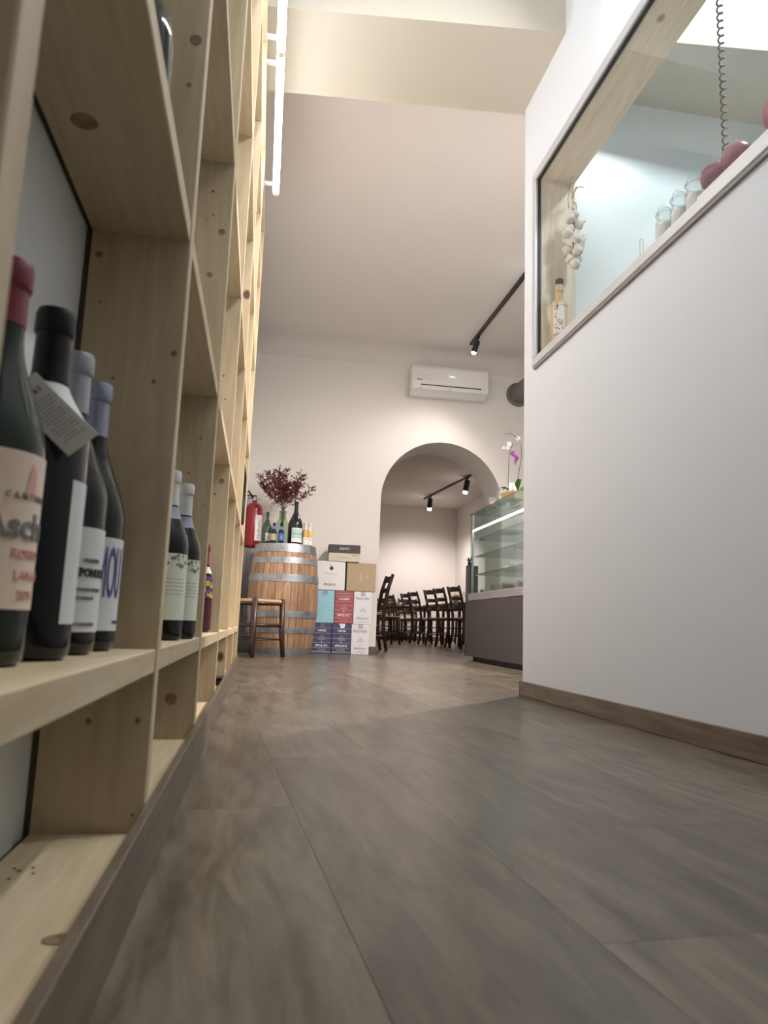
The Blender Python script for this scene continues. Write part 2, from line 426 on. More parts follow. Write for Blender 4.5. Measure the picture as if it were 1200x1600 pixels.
# skirting
struct(MB().cbox(1.219, XW, -4, 3.332, 0, .067, .002).cbox(1.219, 1.40, 3.32, 3.333, 0, .067, .002), 'baseboard_right', M['skirt'])
struct(MB().cbox(-.26, 1.235, 7.787, 7.8, 0, .075, .002).cbox(1.235, 1.248, 7.787, 8.4, 0, .075, .002), 'baseboard_far', M['skirt'])
struct(MB().box(-1.5, 4.45, 16.487, 16.5, 0, .09), 'baseboard_dining', M['skirt'])

# ------------------------------------------------------------------ kitchen window
win = tag(bpy.data.objects.new('window_1', None), kind='structure'); COL.objects.link(win)
def frame_ring(y0, y1, z0, z1, wdt, x0, x1, c=.003):
    return (MB().cbox(x0, x1, y0, y1, z0, z0+wdt, c).cbox(x0, x1, y0, y1, z1-wdt, z1, c)
            .cbox(x0, x1, y0, y0+wdt, z0+wdt, z1-wdt, c).cbox(x0, x1, y1-wdt, y1, z0+wdt, z1-wdt, c))
fr = frame_ring(WY0-.035, WY1+.035, WZ0-.045, WZ1+.035, .042, XW-.016, XW-.001).build('window_frame', M['alu'], win)
MB().box(XW-.012, XW-.002, WY0-.03, WY1+.028, WZ0-.058, WZ0-.046).build('drip_channel', plain('channel_grey', (.25,.23,.22), .5), win)
g_ = frame_ring(WY0+.006, WY1-.006, WZ0-.004, WZ1-.006, .006, XW-.004, XW+.012, .001)
g_.build('gasket', M['gasket'], win)
MB().box(XW+.002, XW+.008, WY0+.002, WY1-.002, WZ0-.008, WZ1-.002).build('pane', M['glass'], win)
# pine lining
MB().box(XW+.013, 1.42, WY0, WY1, WZ1-.010, WZ1+.012).build('lining_board', M['pine_x'], win)
MB().box(XW+.013, 1.42, WY0, WY1, WZ0-.012, WZ0+.006).build('lining_board', M['pine_x'], win)
MB().box(XW+.013, 1.42, WY1-.016, WY1+.012, WZ0+.006, WZ1-.010).build('lining_board', M['pine_zz'], win)
MB().box(XW+.013, 1.42, WY0-.012, WY0+.016, WZ0+.006, WZ1-.010).build('lining_board', M['pine_zz'], win)

# ------------------------------------------------------------------ wine shelf
T = .004
shelf = thing('wine_shelf', 'tall pale pine wine shelf of open square cells along the left wall', 'shelf', (0, 0, 0), T)
UY = [-.32, .315, .945, 1.635, 2.37, 3.08, 3.86, 4.78]
SXF, SXB = -.118, -.244
TH = .028
ZS = [.050, .262, .826, 1.405, 2.005, 2.60, 3.01]
for i, y in enumerate(UY):
    o = MB().cbox(SXB, SXF, -TH/2, TH/2, 0, 2.98, .0015).build('upright', M['pine_z'], shelf)
    o.location = (0, y, .0205)
for i in range(len(UY)-1):
    for j, z in enumerate(ZS):
        y0, y1 = UY[i]+TH/2, UY[i+1]-TH/2; L_ = (y1-y0)/2
        o = MB().cbox(SXB, SXF-.002, -L_+.0003, L_-.0003, -TH if j else -.03, 0, .0015).build('shelf_board', M['pine_y'], shelf)
        o.location = (0, (y0+y1)/2, z)
GAP_SHADE = plain('back_gap_shade', (.07,.045,.025), .7)  # dark strips behind the boards paint in the shadow of the wall gap
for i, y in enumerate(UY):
    o = MB().box(SXB-.0058, SXB-.0004, -TH/2, TH/2, 0, 2.98).build('gap_shade_strip', GAP_SHADE, shelf); o.location = (0, y, .0205)
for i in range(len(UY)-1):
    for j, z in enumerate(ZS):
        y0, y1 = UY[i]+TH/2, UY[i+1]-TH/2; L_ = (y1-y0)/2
        o = MB().box(SXB-.0058, SXB-.0004, -L_, L_, -.024, -.004).build('gap_shade_strip', GAP_SHADE, shelf); o.location = (0, (y0+y1)/2, z)
# round knots in the faces of the boards
def knot(x, y, z, r, nrm, el=1.0):
    mb = MB(); vs = [(0,0,0)]; fs = []
    for k in range(14):
        a = 2*pi*k/14; q = r*(1+.04*sin(2*a+x*50))
        d = (q*cos(a)*el, q*sin(a))
        vs.append({'y': (d[0], 0, d[1]), 'z': (d[0], d[1], 0)}[nrm])
    vs[0] = (0, -.0006, 0) if nrm == 'y' else (0, 0, -.0006)
    for k in range(14): fs.append((0, 1+k, 1+(k+1) % 14))
    o = mb.add(vs, fs).build('knot', M['knot'], shelf); o.location = (x, y, z)
    return o
knot(-.205, .712, .826-TH-.0004, .0135, 'z', 1.0)
for (x, z, r) in ((-.194, .176, .0035), (-.138, .177, .0032), (-.135, .05+.02, .002)):
    knot(x+.004, .945-TH/2-.0004, z, r, 'y')
for (x, z, r) in ((-.176, .092, .0125), (-.150, .20, .004)):
    knot(x+.006, 1.635-TH/2-.0004, z+.04, r, 'y')
knot(-.138, 1.635-TH/2-.0004, .93+.27, .008, 'y'); knot(-.158, 1.635-TH/2-.0004, 1.09, .007, 'y')
knot(-.134, .945-TH/2-.0004, 1.099, .0085, 'y'); knot(-.138, .945-TH/2-.0004, 1.028, .0035, 'y'); knot(-.168, .945-TH/2-.0004, 1.085, .004, 'y')
for (x, z, r) in ((-.232, .765, .0045), (-.150, .60, .0028), (-.200, .60, .002), (-.225, .70, .002), (-.128, .64, .004)): knot(x, .945-TH/2-.0004, z, r, 'y')
for (x, z, r) in ((-.165, 1.30, .004), (-.160, 1.24, .003), (-.172, 1.225, .002), (-.150, .70, .003), (-.17, .62, .003), (-.13, .55, .002)): knot(x, 1.635-TH/2-.0004, z, r, 'y')
for (x, z, r) in ((-.160, 1.10, .004), (-.15, 1.02, .003), (-.16, .70, .004), (-.14, .23, .004)): knot(x, 2.37-TH/2-.0004, z, r, 'y')
for (x, y, r) in ((-.222, .46, .0022), (-.215, .452, .0028), (-.205, .462, .0022), (-.218, .43, .002), (-.20, .445, .0018), (-.146, .30-.0+.03, .004)): knot(x, y+.35 if x < -.16 else y+.12, .0508, r, 'z')
knot(-.137, .64, .0508, .010, 'z', 1.3)
knot(-.142, 2.37-TH/2-.0004, .745, .009, 'y'); knot(-.165, 3.08-TH/2-.0004, 1.27, .014, 'y')
struct(MB().cbox(-.117, -.106, -4, 4.80, 0, .083, .001), 'baseboard_left', M['skirt'])
bpy.data.objects['baseboard_left'].rotation_euler = (0, 0, T)

# ------------------------------------------------------------------ long tube light on the shelf front
TX, TZ = -.063, 2.84
tl = thing('linear_tube_light', 'long glowing white tube light running along the top of the wine shelf', 'light', (TX, 0, TZ))
mt = emit('tube_glow', (.93, .95, 1.0), TUBE_E)
for (a, b) in ((-.45, .72), (.75, 1.92), (1.95, 2.93), (2.96, 4.02)):
    MB().tube([(0, a, 0), (0, b, 0)], .0185, 16).build('glowing_tube', mt, tl, smooth=False, angle=40)
    for y in (a+.06, b-.06):
        MB().box(-.052-.004*y, -.019, y-.010, y+.010, -.006, .006).build('bracket', M['white_cap'], tl)
MB().box(-.018, .018, -.47, 4.04, .0205, .032).build('housing', M['white_cap'], tl)
for y in (-.465, .735, 1.935, 2.945, 4.035):
    MB().tube([(0, y-.015, 0), (0, y+.015, 0)], .0195, 16).build('end_cap', M['white_cap'], tl, angle=40)

# ------------------------------------------------------------------ bottles
def bottle_profile(h, r, rn, sh, style):
    # sh: height where the shoulder starts
    p = [(0.0, .003), (r*.55, .002), (r*.86, 0), (r*.97, .004), (r, .012), (r, sh)]
    n = 10; top = h*.80 if style == 'burgundy' else h*.74
    for i in range(1, n+1):
        t = i/n
        if style == 'burgundy': q = (1-t)**1.0*(1-.0) ; s_ = .5+.5*cos(pi*min(1, t*1.0)); rr = rn+(r-rn)*(s_*.75+.25*(1-t))
        else: rr = rn+(r-rn)*(cos(pi/2*t)**.9 if t < 1 else 0)
        p.append((rr, sh+(top-sh)*t))
    p += [(rn*.95, h-.022), (rn*1.08, h-.020), (rn*1.09, h-.006), (rn*1.0, h), (0.0, h)]
    return p
def prof_at(p, z):
    for (r0, z0), (r1, z1) in zip(p[4:], p[5:]):
        if z0 <= z <= z1 and z1 > z0: return r0+(r1-r0)*(z-z0)/(z1-z0)
    return p[4][0]
def bottle(label, cat, loc, h=.30, r=.037, rn=.0135, style='burgundy', glass='bottle', cap=None, caplen=.07,
           sh=None, lab=None, face=-pi/2, group=None, name='wine_bottle', n=28):
    """lab: list of (z0, z1, half angle, material, name)"""
    t = thing(name, label, cat, loc, 0, group)
    sh = sh or (h*.50 if style == 'burgundy' else h*.60)
    p = bottle_profile(h, r, rn, sh, style)
    MB().lathe(p, n).build('glass_body', M[glass], t, angle=50)
    if cap:
        cp = []
        for i in range(6):
            z = h-caplen+(caplen-.022)*i/5; cp.append((prof_at(p, z)+.0007, z))
        cp += [(rn*1.03+.0009, h-.021), (rn*1.09+.0009, h-.019), (rn*1.09+.0009, h-.004), (rn*1.04, h+.0012), (0, h+.0014)]
        MB().lathe(cp, n).build('capsule', M[cap], t, angle=50)
    for L_ in (lab or []):
        z0, z1, ha, mt_, nm = L_
        steps = 6; pr = [(prof_at(p, z0+(z1-z0)*i/steps)+.0005, z0+(z1-z0)*i/steps) for i in range(steps+1)]
        if ha >= pi: MB().lathe(pr, n).build(nm, mt_, t, smooth=True)
        else: MB().lathe(pr, 20, face-ha, face+ha).build(nm, mt_, t, smooth=True)
    return t, p
Z1 = .2623
FA = radians(-62)      # labels turned a little to the aisle
# 1: dark-red capped bottle with peach label
t, p = bottle('large green-black wine bottle with dark red capsule and peach label, nearest on the shelf', 'bottle', (-.2055, .563, Z1), h=.303, r=.0385, rn=.0145,
              glass='bottle_g', cap='red_cap', caplen=.050, style='burgundy', sh=.155, lab=[(.040, .152, radians(85), M['paper_c'], 'paper_label')], face=radians(-50), n=44)
A1 = radians(-71)
text_round('Ascheri', .0265, M['ink_g'], t, .0391, .098, A1, name='lettering', bold=.0006, align='LEFT')
text_round('C A N T I N A', .0065, M['ink_g'], t, .0391, .120, A1+.35, align='LEFT')
for q, (w_, z) in enumerate((('ROSSO', .079), ('LANGHE', .064), ('2021', .050))):
    text_round(w_, .0095, M['ink_p'], t, .0391, z, radians(-38)+.1*q, align='LEFT')
mb = MB(); seg = [(0,.013),(.005,.006),(.0045,0),(.0058,-.008),(.0005,-.014),(-.0045,-.010),(-.0025,0)]
vs = []
for (x, z) in seg:
    a = radians(-22)+x/.0385; vs.append((.0396*cos(a), .0396*sin(a), .132+z))
mb.add(vs, [tuple(range(len(vs)))]).build('red_emblem', M['ink_p'], t)
# 2: black bottle with hang tag
t, p = bottle('matt black wine bottle with black capsule and a white tag on its neck', 'bottle', (-.196, .652, Z1), h=.303, r=.0385, rn=.0145,
              cap='black_cap', caplen=.066, sh=.19, lab=[(.030, .150, radians(38), M['paper'], 'paper_label'), (.206, .235, pi, M['paper'], 'neck_band')], face=radians(8), n=44)
tg = MB().cbox(-.0155, .0155, -.0006, .0006, -.074, .0, .0005)
o = tg.build('hang_tag', plain('tag_card', (.62,.60,.53), .7), t)
o.location = (-.012, -.036, .226); o.rotation_euler = (radians(-16), radians(-46), radians(22))
for i in range(13):
    wd = .0105 if i % 4 != 3 else .006
    MB().box(-wd, wd, -.00085, -.0006, -.0235-i*.0033, -.0228-i*.0033).build('tag_lettering', M['ink_g'], o)
text_flat('U N I', .0075, M['ink'], o, (0, -.0008, -.014), name='tag_lettering')
MB().tube([(0, 0, -.002), (-.006, .004, .004), (-.014, .014, .006)], .0006, 6).build('tag_string', M['paper'], o)
# 3
t, p = bottle('dark wine bottle with silver-white capsule and plain white label, third along the shelf', 'bottle', (-.2015, .757, Z1), h=.302, r=.0415, rn=.0142,
              cap='silver_cap', caplen=.062, sh=.150, style='burgundy', lab=[(.022, .122, radians(85), M['paper'], 'paper_label')], face=radians(-50), n=40)
A3 = radians(-62)
text_round('NEPOMUCENO', .0108, M['ink'], t, .0421, .078, A3, sx=.85, bold=.0004, align='LEFT')
text_round('VIGNETI', .0055, M['ink_g'], t, .0421, .090, A3+.35, align='LEFT')
text_round('TRENTINO ROSSO', .0045, M['ink_g'], t, .0421, .062, A3+.1, align='LEFT')
text_round('2020 MERLOT', .0045, M['ink_g'], t, .0421, .054, A3+.1, align='LEFT')
text_round('IMBOTTIGLIATO', .0048, M['ink_g'], t, .0421, .029, A3, align='LEFT')
# 4
t, p = bottle('black wine bottle with blue-grey capsule and tall blue lettering, beside the first upright', 'bottle', (-.2015, .853, Z1), h=.302, r=.0420, rn=.0142,
              cap='lilac_cap', caplen=.062, sh=.145, style='burgundy', lab=[(.022, .123, radians(85), M['paper'], 'paper_label')], face=radians(-50), n=40)
text_round('MOU', .080, M['ink_b'], t, .0426, .082, radians(-55), sx=.20, align='LEFT')
text_round('rosso', .007, M['ink_b'], t, .0426, .032, radians(-18), align='LEFT')
# 5, 6 second bay
def cream_pair(label, loc, cap):
    t, p = bottle(label, 'bottle', loc, h=.300, r=.0365, cap=cap, caplen=.062, sh=.165, style='burgundy',
                  lab=[(.035, .150, radians(95), M['paper_g'], 'paper_label'), (.213, .235, pi, M['lilac_cap'], 'neck_band')], face=FA, group='cream-labelled bottles in the second bay')
    rnd = random.Random(3); mb = MB()
    for k in range(26):
        a = FA+rnd.uniform(-1.2, 1.2); z = .142+rnd.uniform(-.018, .006); s_ = rnd.uniform(.002, .0045); r_ = .0374
        mb.add([(r_*cos(a), r_*sin(a), z-s_), (r_*cos(a+s_/r_), r_*sin(a+s_/r_), z), (r_*cos(a), r_*sin(a), z+s_), (r_*cos(a-s_/r_), r_*sin(a-s_/r_), z)], [(0,1,2,3)])
    tag(mb.build('floral_print', M['ink_g'], t), kind='stuff')
    for i in range(5):
        z = .105-i*.0065
        pr = [(.03705, z), (.03705, z+.0009)]
        MB().lathe(pr, 12, FA-.7, FA+.7).build('printed_line', M['ink_g'], t)
    return t
cream_pair('dark bottle with pale floral label, its neck hidden behind the first upright', (-.172, 1.330, Z1), 'white_cap')
cream_pair('dark bottle with white cap and pale floral label, right one of the second bay', (-.160, 1.455, Z1), 'white_cap')
# 7 third bay, purple and yellow label
t, p = bottle('slim dark red bottle with purple and yellow label in the third bay', 'bottle', (-.178, 2.250, Z1), h=.262, r=.030,
              glass='bottle', cap='red_cap', caplen=.06, sh=.15, lab=[(.10, .165, radians(100), plain('purple_paper', (.10,.04,.18), .6), 'paper_label'), (.175, .195, radians(100), M['paper'], 'neck_label'), (.01, .098, radians(100), plain('maroon_paper', (.08,.012,.03), .5), 'lower_label')], face=FA)
for (da, z) in ((.3, .115), (-.3, .125), (.1, .145), (.6, .14), (.7, .110)):
    a = FA+da; r_ = .0307; s_ = .008
    MB().add([(r_*cos(a+dx/r_), r_*sin(a+dx/r_), z+dz) for dx, dz in ((-s_,-.006),(0,-.010),(s_,-.004),(s_*.7,.007),(-.002,.010),(-s_*.8,.005))], [(0,1,2,3,4,5)]).build('yellow_print', plain('yellow_ink', (.75,.55,.03), .6), t)
# upper cells
t, p = bottle('glossy black bottle with grey and mint label, on the second shelf past two uprights', 'bottle', (-.188, 2.56, .8263), h=.325, r=.037, cap='black_cap', caplen=.05, sh=.19,
              lab=[(.19, .245, radians(100), plain('grey_label', (.35,.37,.38), .5), 'grey_label'), (.06, .188, radians(100), plain('mint_paper', (.45,.62,.52), .6), 'mint_label')], face=FA, style='bordeaux')
for i in range(4):
    a = FA+.5; r_ = .0378; z = .12+.012*i
    MB().lathe([(r_, z), (r_, z+.007)], 6, FA+.2, FA+.9).build('printed_patch', (M['ink_p'], M['ink_b'], M['red_cap'], M['ink'])[i], t)
bottle('tall thin blue-black bottle standing deep in the shelf, seen near the far end', 'bottle', (-.168, 4.06, .8263), h=.52, r=.045, rn=.018, cap='black_cap', caplen=.1, face=FA, name='magnum_bottle')
bottle('dark bottle on the second shelf, glimpsed above the first cell on the left', 'bottle', (-.180, .800, .8263), h=.30, glass='bottle', cap='lilac_cap', face=FA)
bottle('dark bottle on the second shelf, glimpsed behind the slanting board edge', 'bottle', (-.184, 1.03, .8263), h=.30, glass='bottle', cap='black_cap', face=FA)
t = thing('black_box', 'small black box on the floor-level shelf of the fourth bay', 'box', (-.15, 3.19-.22, .0503))
MB().cbox(-.04, .03, -.05, .05, 0, .022, .002).build('box_body', M['black'], t)
MB().cbox(-.041, .031, -.051, .051, .0225, .030, .002).build('box_lid', M['black'], t)

# ------------------------------------------------------------------ barrel
BX, BY, BH = .205, 7.29, 1.055
bar = thing('wine_barrel', 'upright oak wine barrel with six galvanised hoops in the far left corner', 'barrel', (BX, BY, 0), .07)
def br(z): 
    t = (z-BH/2)/(BH/2); return .348-.053*t*t
NS = 30
for k in range(NS):
    a0 = 2*pi*k/NS+.006; a1 = 2*pi*(k+1)/NS-.006
    mb = MB(); zs = [.012+(BH-.03)*i/10 for i in range(11)]; vs = []; fs = []
    for z in zs:
        r = br(z)
        for a, rr in ((a0, r-.0015), ((a0+a1)/2, r), (a1, r-.0015), (a1, r-.025), (a0, r-.025)):
            vs.append((rr*cos(a), rr*sin(a), z))
    for i in range(10):
        for j in range(5): fs.append((i*5+j, i*5+(j+1) % 5, (i+1)*5+(j+1) % 5, (i+1)*5+j))
    fs.append((0,1,2,3,4)); fs.append((50,51,52,53,54))
    mb.add(vs, fs).build('stave', M['barrel'], bar)
for i, (z0, z1) in enumerate(((.0, .062), (.20, .255), (.345, .41), (.685, .757), (.862, .922), (.972, BH))):
    pr = [(br(z0)+.001, z0), (br(z0)+.0035, z0), (br((z0+z1)/2)+.004, (z0+z1)/2), (br(z1)+.0035, z1), (br(z1)+.001, z1)]
    h_ = MB().lathe(pr, 60).build('hoop', M['steel'], bar, angle=40)
    MB().tube([(cos(-1.75)*(br(z0)+.004), sin(-1.75)*(br(z0)+.004), (z0+z1)/2), (cos(-1.75)*(br(z0)+.008), sin(-1.75)*(br(z0)+.008), (z0+z1)/2)], .008, 10).build('rivet', M['steel'], h_)
MB().lathe([(0, BH-.001), (br(BH)-.024, BH-.001), (br(BH)-.024, BH-.03), (0, BH-.03)], 40).build('barrel_head', M['barrel'], bar)
HZ = BH+.0003
# bottles standing on the barrel
bf = -pi/2
bottle('large dark green bottle with pale label, leftmost on the barrel', 'bottle', (.008, 7.21, HZ), h=.325, r=.052, rn=.016, glass='bottle_gr', lab=[(.03, .11, radians(32), M['paper'], 'paper_label')], face=bf+.35, sh=.155, name='magnum_bottle')
bottle('small dark bottle with olive label and blue collar on the barrel', 'bottle', (.075, 7.10, HZ), h=.205, r=.033, rn=.012, lab=[(.03, .095, radians(85), plain('olive_paper', (.38,.37,.20), .6), 'paper_label'), (.140, .172, radians(70), plain('blue_collar', (.10,.13,.50), .5), 'neck_band')], face=bf, name='small_bottle')
t, p = bottle('small dark bottle with bright blue label on the barrel, before the demijohn', 'bottle', (.147, 7.08, HZ), h=.207, r=.030, rn=.012, lab=[(.03, .098, radians(70), plain('blue_paper', (.03,.15,.55), .5), 'paper_label'), (.138, .168, pi, plain('blue_collar_light', (.06,.2,.6), .5), 'neck_band')], face=bf, name='small_bottle')
MB().box(-.003, .011, -.0312, -.0306, .045, .075).build('orange_emblem', plain('orange_ink', (.7,.18,.03), .6), t)
t, p = bottle('very large black bottle with mint striped label on the barrel', 'bottle', (.285, 7.15, HZ), h=.435, r=.072, rn=.020, lab=[(.025, .165, radians(48), M['paper'], 'paper_label')], face=bf+.32, sh=.20, name='magnum_bottle')
MB().lathe([(.0732, .062), (.0732, .105)], 16, bf+.32-.78, bf+.32+.78).build('mint_band', plain('mint_ink', (.38,.60,.55), .6), t)
MB().lathe([(.0732, .112), (.0732, .155)], 16, bf+.32-.78, bf+.32+.78).build('mint_band', plain('mint_ink_b', (.38,.60,.55), .6), t)
MB().lathe([(.0734, .105), (.0734, .110)], 16, bf+.32-.8, bf+.32+.8).build('dark_line', M['ink'], t)
RG = plain('rose_wine_glass', (.62,.36,.12), .08, coat=.5); RG2 = plain('white_wine_glass', (.58,.50,.16), .08, coat=.5)
M['rose'] = RG; M['wwine'] = RG2
for lab_, x, y, g in (('amber rose bottle with white cap on the barrel edge, the rear left one', .382, 7.275, 'rose'), ('amber rose bottle with white label, middle one at the barrel edge', .386, 7.165, 'rose'),
                      ('golden white wine bottle with white cap, rightmost on the barrel', .432, 7.215, 'wwine')):
    t, p = bottle(lab_, 'bottle', (x, y, HZ), h=.238, r=.030, rn=.011, style='bordeaux', sh=.105, glass=g, cap='white_cap', caplen=.075, lab=[(.012, .085, pi, M['paper'], 'paper_label')], name='small_bottle')
    MB().box(.006, .014, -.0312, -.0300, .058, .075).build('gold_emblem', plain('gold_ink', (.5,.32,.05), .4), t)
# demijohn
dj = thing('glass_demijohn', 'bulbous clear green glass demijohn holding the red branches on the barrel', 'demijohn', (.160, 7.40, HZ))
MB().lathe([(0,.004),(.088,.004),(.116,.02),(.126,.06),(.126,.13),(.117,.175),(.092,.215),(.062,.25),(.040,.285),(.033,.345),(.040,.352),(.040,.368),(.034,.374),(.030,.365),(.029,.28)], 32).build('glass_body', M['demi'], dj, smooth=True)
# red branches
rb = thing('red_branch_bouquet', 'spreading bunch of dark red leafy branches standing in the green demijohn', 'branches', (.160, 7.40, HZ+.012))
rnd = random.Random(21); ml = plain('dark_red_leaf', (.135,.020,.030), .55, noise=.45, scale=25); mst = plain('green_brown_stem', (.09,.10,.05), .6)
lf = MB()
def leaf(mb, c_, d, l_, w_):
    d = d.normalized(); s_ = d.cross(Vector((rnd.uniform(-1,1), rnd.uniform(-1,1), rnd.uniform(-1,1)))).normalized()*w_
    e = d*l_; u = d.cross(s_).normalized()*w_*.25
    mb.add([c_, c_+e*.5+s_-u, c_+e, c_+e*.5-s_-u, c_+e*.45+u], [(0,1,4),(1,2,4),(2,3,4),(3,0,4)])
for k in range(19):
    if k < 13: tx, tz = rnd.uniform(-.19, .12), rnd.uniform(.58, .78)
    elif k < 16: tx, tz = rnd.uniform(.12, .22), rnd.uniform(.60, .74)
    elif k == 16: tx, tz = .25, .56
    else: tx, tz = -.21-.02*k/18, rnd.uniform(.55, .70)
    ty = rnd.uniform(-.16, .10)
    P0 = Vector((rnd.uniform(-.015,.015), rnd.uniform(-.015,.015), .01)); P1 = Vector((rnd.uniform(-.018,.018), rnd.uniform(-.018,.018), .36)); P2 = Vector((tx*.45, ty*.5, .36+(tz-.36)*.55)); P3 = Vector((tx, ty, tz))
    pts = [P0, P1]
    for i in range(1, 8):
        t_ = i/7; pts.append(P1*(1-t_)**2+P2*2*t_*(1-t_)+P3*t_**2)
    MB().tube(pts, [.0028]*2+[.0024-.0002*i for i in range(7)], 5).build('stem', mst, rb)
    for i in range(3, 9):
        b0 = pts[i]; dirn = (pts[i]-pts[i-1]).normalized()
        for q in range(5 if i > 4 else 2):
            sd = (dirn+Vector((rnd.uniform(-1.1,1.1), rnd.uniform(-1.1,1.1), rnd.uniform(-.7,.7)))).normalized()
            ln = rnd.uniform(.04, .085)
            lf.tube([b0, b0+sd*ln], .0007, 3, False)
            for j in range(8):
                cc = b0+sd*ln*(j+2)/9
                leaf(lf, cc, sd+Vector((rnd.uniform(-1,1), rnd.uniform(-1,1), rnd.uniform(-1,1))), rnd.uniform(.016, .031), rnd.uniform(.0045, .008))
tag(lf.build('leaves', ml, rb), kind='stuff')
mo = plain('scarlet_flower', (.85,.08,.04), .5)
for (x, y, z, s_) in ((.035, -.05, .445, .016), (.028, -.06, .58, .014)):
    mb = MB()
    for k in range(7):
        a = 2*pi*k/7; mb.add([(x, y, z-.006), (x+s_*cos(a-.4), y+s_*sin(a-.4), z+.004), (x+s_*1.1*cos(a), y+s_*1.1*sin(a), z+.010), (x+s_*cos(a+.4), y+s_*sin(a+.4), z+.004)], [(0,1,2,3)])
    mb.build('scarlet_flower', mo, rb)

# ------------------------------------------------------------------ wine cartons
def carton(label, x0, x1, z0, z1, mat, depth=.245, yf=7.50, rz=0.0, side=None, group=None):
    w_, h_ = x1-x0, z1-z0
    t = thing('wine_carton', label, 'box', ((x0+x1)/2, yf, z0), rz, group)
    MB().cbox(-w_/2+.0015, w_/2-.0015, 0, depth, 0, h_-.001, .0025).build('carton_body', mat, t)
    MB().box(-w_/2+.004, w_/2-.004, .002, depth/2-.0006, h_-.001, h_+.0006).build('top_flap', mat, t)
    MB().box(-w_/2+.004, w_/2-.004, depth/2+.0006, depth-.002, h_-.001, h_+.0006).build('top_flap', mat, t)
    return t, w_, h_
def tx(t, s, size, mat, x, z, sx=1.0, bold=0.0): return text_flat(s, size, mat, t, (x, -.0006, z), sx=sx, bold=bold)
def bar_(t, x0, x1, z, h_, mat, name='printed_line'): return MB().box(x0, x1, -.0010, .0005, z, z+h_).build(name, mat, t)
def emblem(t, x, z, s_, mat):
    mb = MB()
    for k in range(8):
        a = 2*pi*k/8; a2 = a+.39
        mb.add([(x, -.0012, z), (x+s_*cos(a), -.0012, z+s_*sin(a)), (x+s_*.45*cos(a2), -.0012, z+s_*.45*sin(a2))], [(0,1,2)])
    mb.tube([(x, -.0012, z+s_*.6), (x, -.0002, z+s_*1.5)], s_*.3, 6); return mb.build('emblem', mat, t)
NAVY = plain('navy_card', (.055,.055,.115), .55); TEAL = plain('teal_card', (.27,.55,.63), .55); RED = plain('dusty_red_card', (.33,.075,.085), .55)
WH = plain('white_card', (.70,.71,.72), .5); KR = plain('kraft_card', (.42,.32,.21), .75); BK = plain('charcoal_card', (.06,.052,.048), .6); CR = plain('cream_card', (.58,.54,.43), .6)
PUR = plain('pale_print', (.62,.60,.68), .6); PINK = plain('pale_pink_print', (.80,.58,.58), .6); TPR = plain('pale_teal_print', (.48,.74,.80), .6)
TAPE = clear_glass('packing_tape', tint=(.85,.85,.9), rough=.2, dens=.25, body=(.5,.5,.6))
def mori(label, x0, x1):
    t, w_, h_ = carton(label, x0, x1, 0, .307, NAVY)
    for z in (.258, .205, .155, .110, .060, .020, .012): bar_(t, -w_/2+.004, w_/2-.004, z, .0022, PUR)
    tx(t, 'I MORI', .030, M['ink_w'], 0, .232, bold=.0006); tx(t, 'IPPOLITO', .030, M['ink_w'], 0, .080, bold=.0006, sx=.98)
    tx(t, '1845', .011, PUR, 0, .182); tx(t, 'CALABRIA', .013, PUR, 0, .166); tx(t, 'CANTINA', .017, PUR, 0, .142)
    tx(t, 'VINI DI CALABRIA', .010, PUR, 0, .045); tx(t, 'CIRO MARINA - ITALIA', .009, PUR, 0, .032)
    emblem(t, 0, .122-.008, .010, M['ink_w'])
    bar_(t, -.022, .022, .262, .045, TAPE, 'packing_tape')
    return t
t = mori('navy striped wine carton on the floor beside the barrel, lower left of the stack', .524, .728)
t = mori('navy striped wine carton with a torn white patch, bottom middle of the stack', .730, .928)
MB().prism([(-.03, .307), (.035, .307), (.032, .275), (.012, .258), (-.012, .262), (-.018, .285)], 'y', -.0022, -.0008).build('torn_patch', M['paper'], t)
def peco(label, x0, x1, z0, z1):
    t, w_, h_ = carton(label, x0, x1, z0, z1, WH)
    tx(t, 'Pecorello', .046, M['ink_g'], -.005, h_-.068, sx=.82, bold=.0004)
    tx(t, '1845', .012, M['ink_g'], 0, .165); tx(t, 'CALABRIA', .014, M['ink_g'], 0, .148); tx(t, 'CANTINA', .015, M['ink_g'], 0, .132)
    emblem(t, 0, .088, .009, M['ink_g']); tx(t, 'IPPOLITO', .030, M['ink_g'], 0, .058, bold=.0006)
    tx(t, 'VINI DI CALABRIA', .010, M['ink_g'], 0, .028); bar_(t, -.06, .06, .018, .0018, M['ink_g'])
    bar_(t, -.025, .025, h_-.045, .045, TAPE, 'packing_tape')
    return t
peco('white carton lettered in grey script, on the floor at the right of the stack', .930, 1.118, 0, .305)
peco('white carton lettered in grey script, in the middle row of the stack', .942, 1.134, .3085, .642)
t, w_, h_ = carton('pale teal striped wine carton above the lower left navy one', .540, .742, .3095, .642, TEAL)
for z in (.285, .225, .190, .150, .105, .055, .020): bar_(t, -w_/2+.004, w_/2-.004, z, .0022, TPR)
tx(t, 'LISCA BIANCA', .020, TPR, 0, .245); tx(t, '1845', .011, TPR, 0, .172); tx(t, 'CANTINA', .015, TPR, 0, .140); emblem(t, 0, .120, .009, TPR); tx(t, 'IPPOLITO', .026, TPR, 0, .080)
bar_(t, -.025, .025, .285, .045, TAPE, 'packing_tape')
t, w_, h_ = carton('dusty red striped wine carton in the centre of the stack', .744, .940, .3095, .645, RED)
for z in (.305, .275, .225, .185, .135, .100, .055, .018): bar_(t, -w_/2+.004, w_/2-.004, z, .0022, PINK)
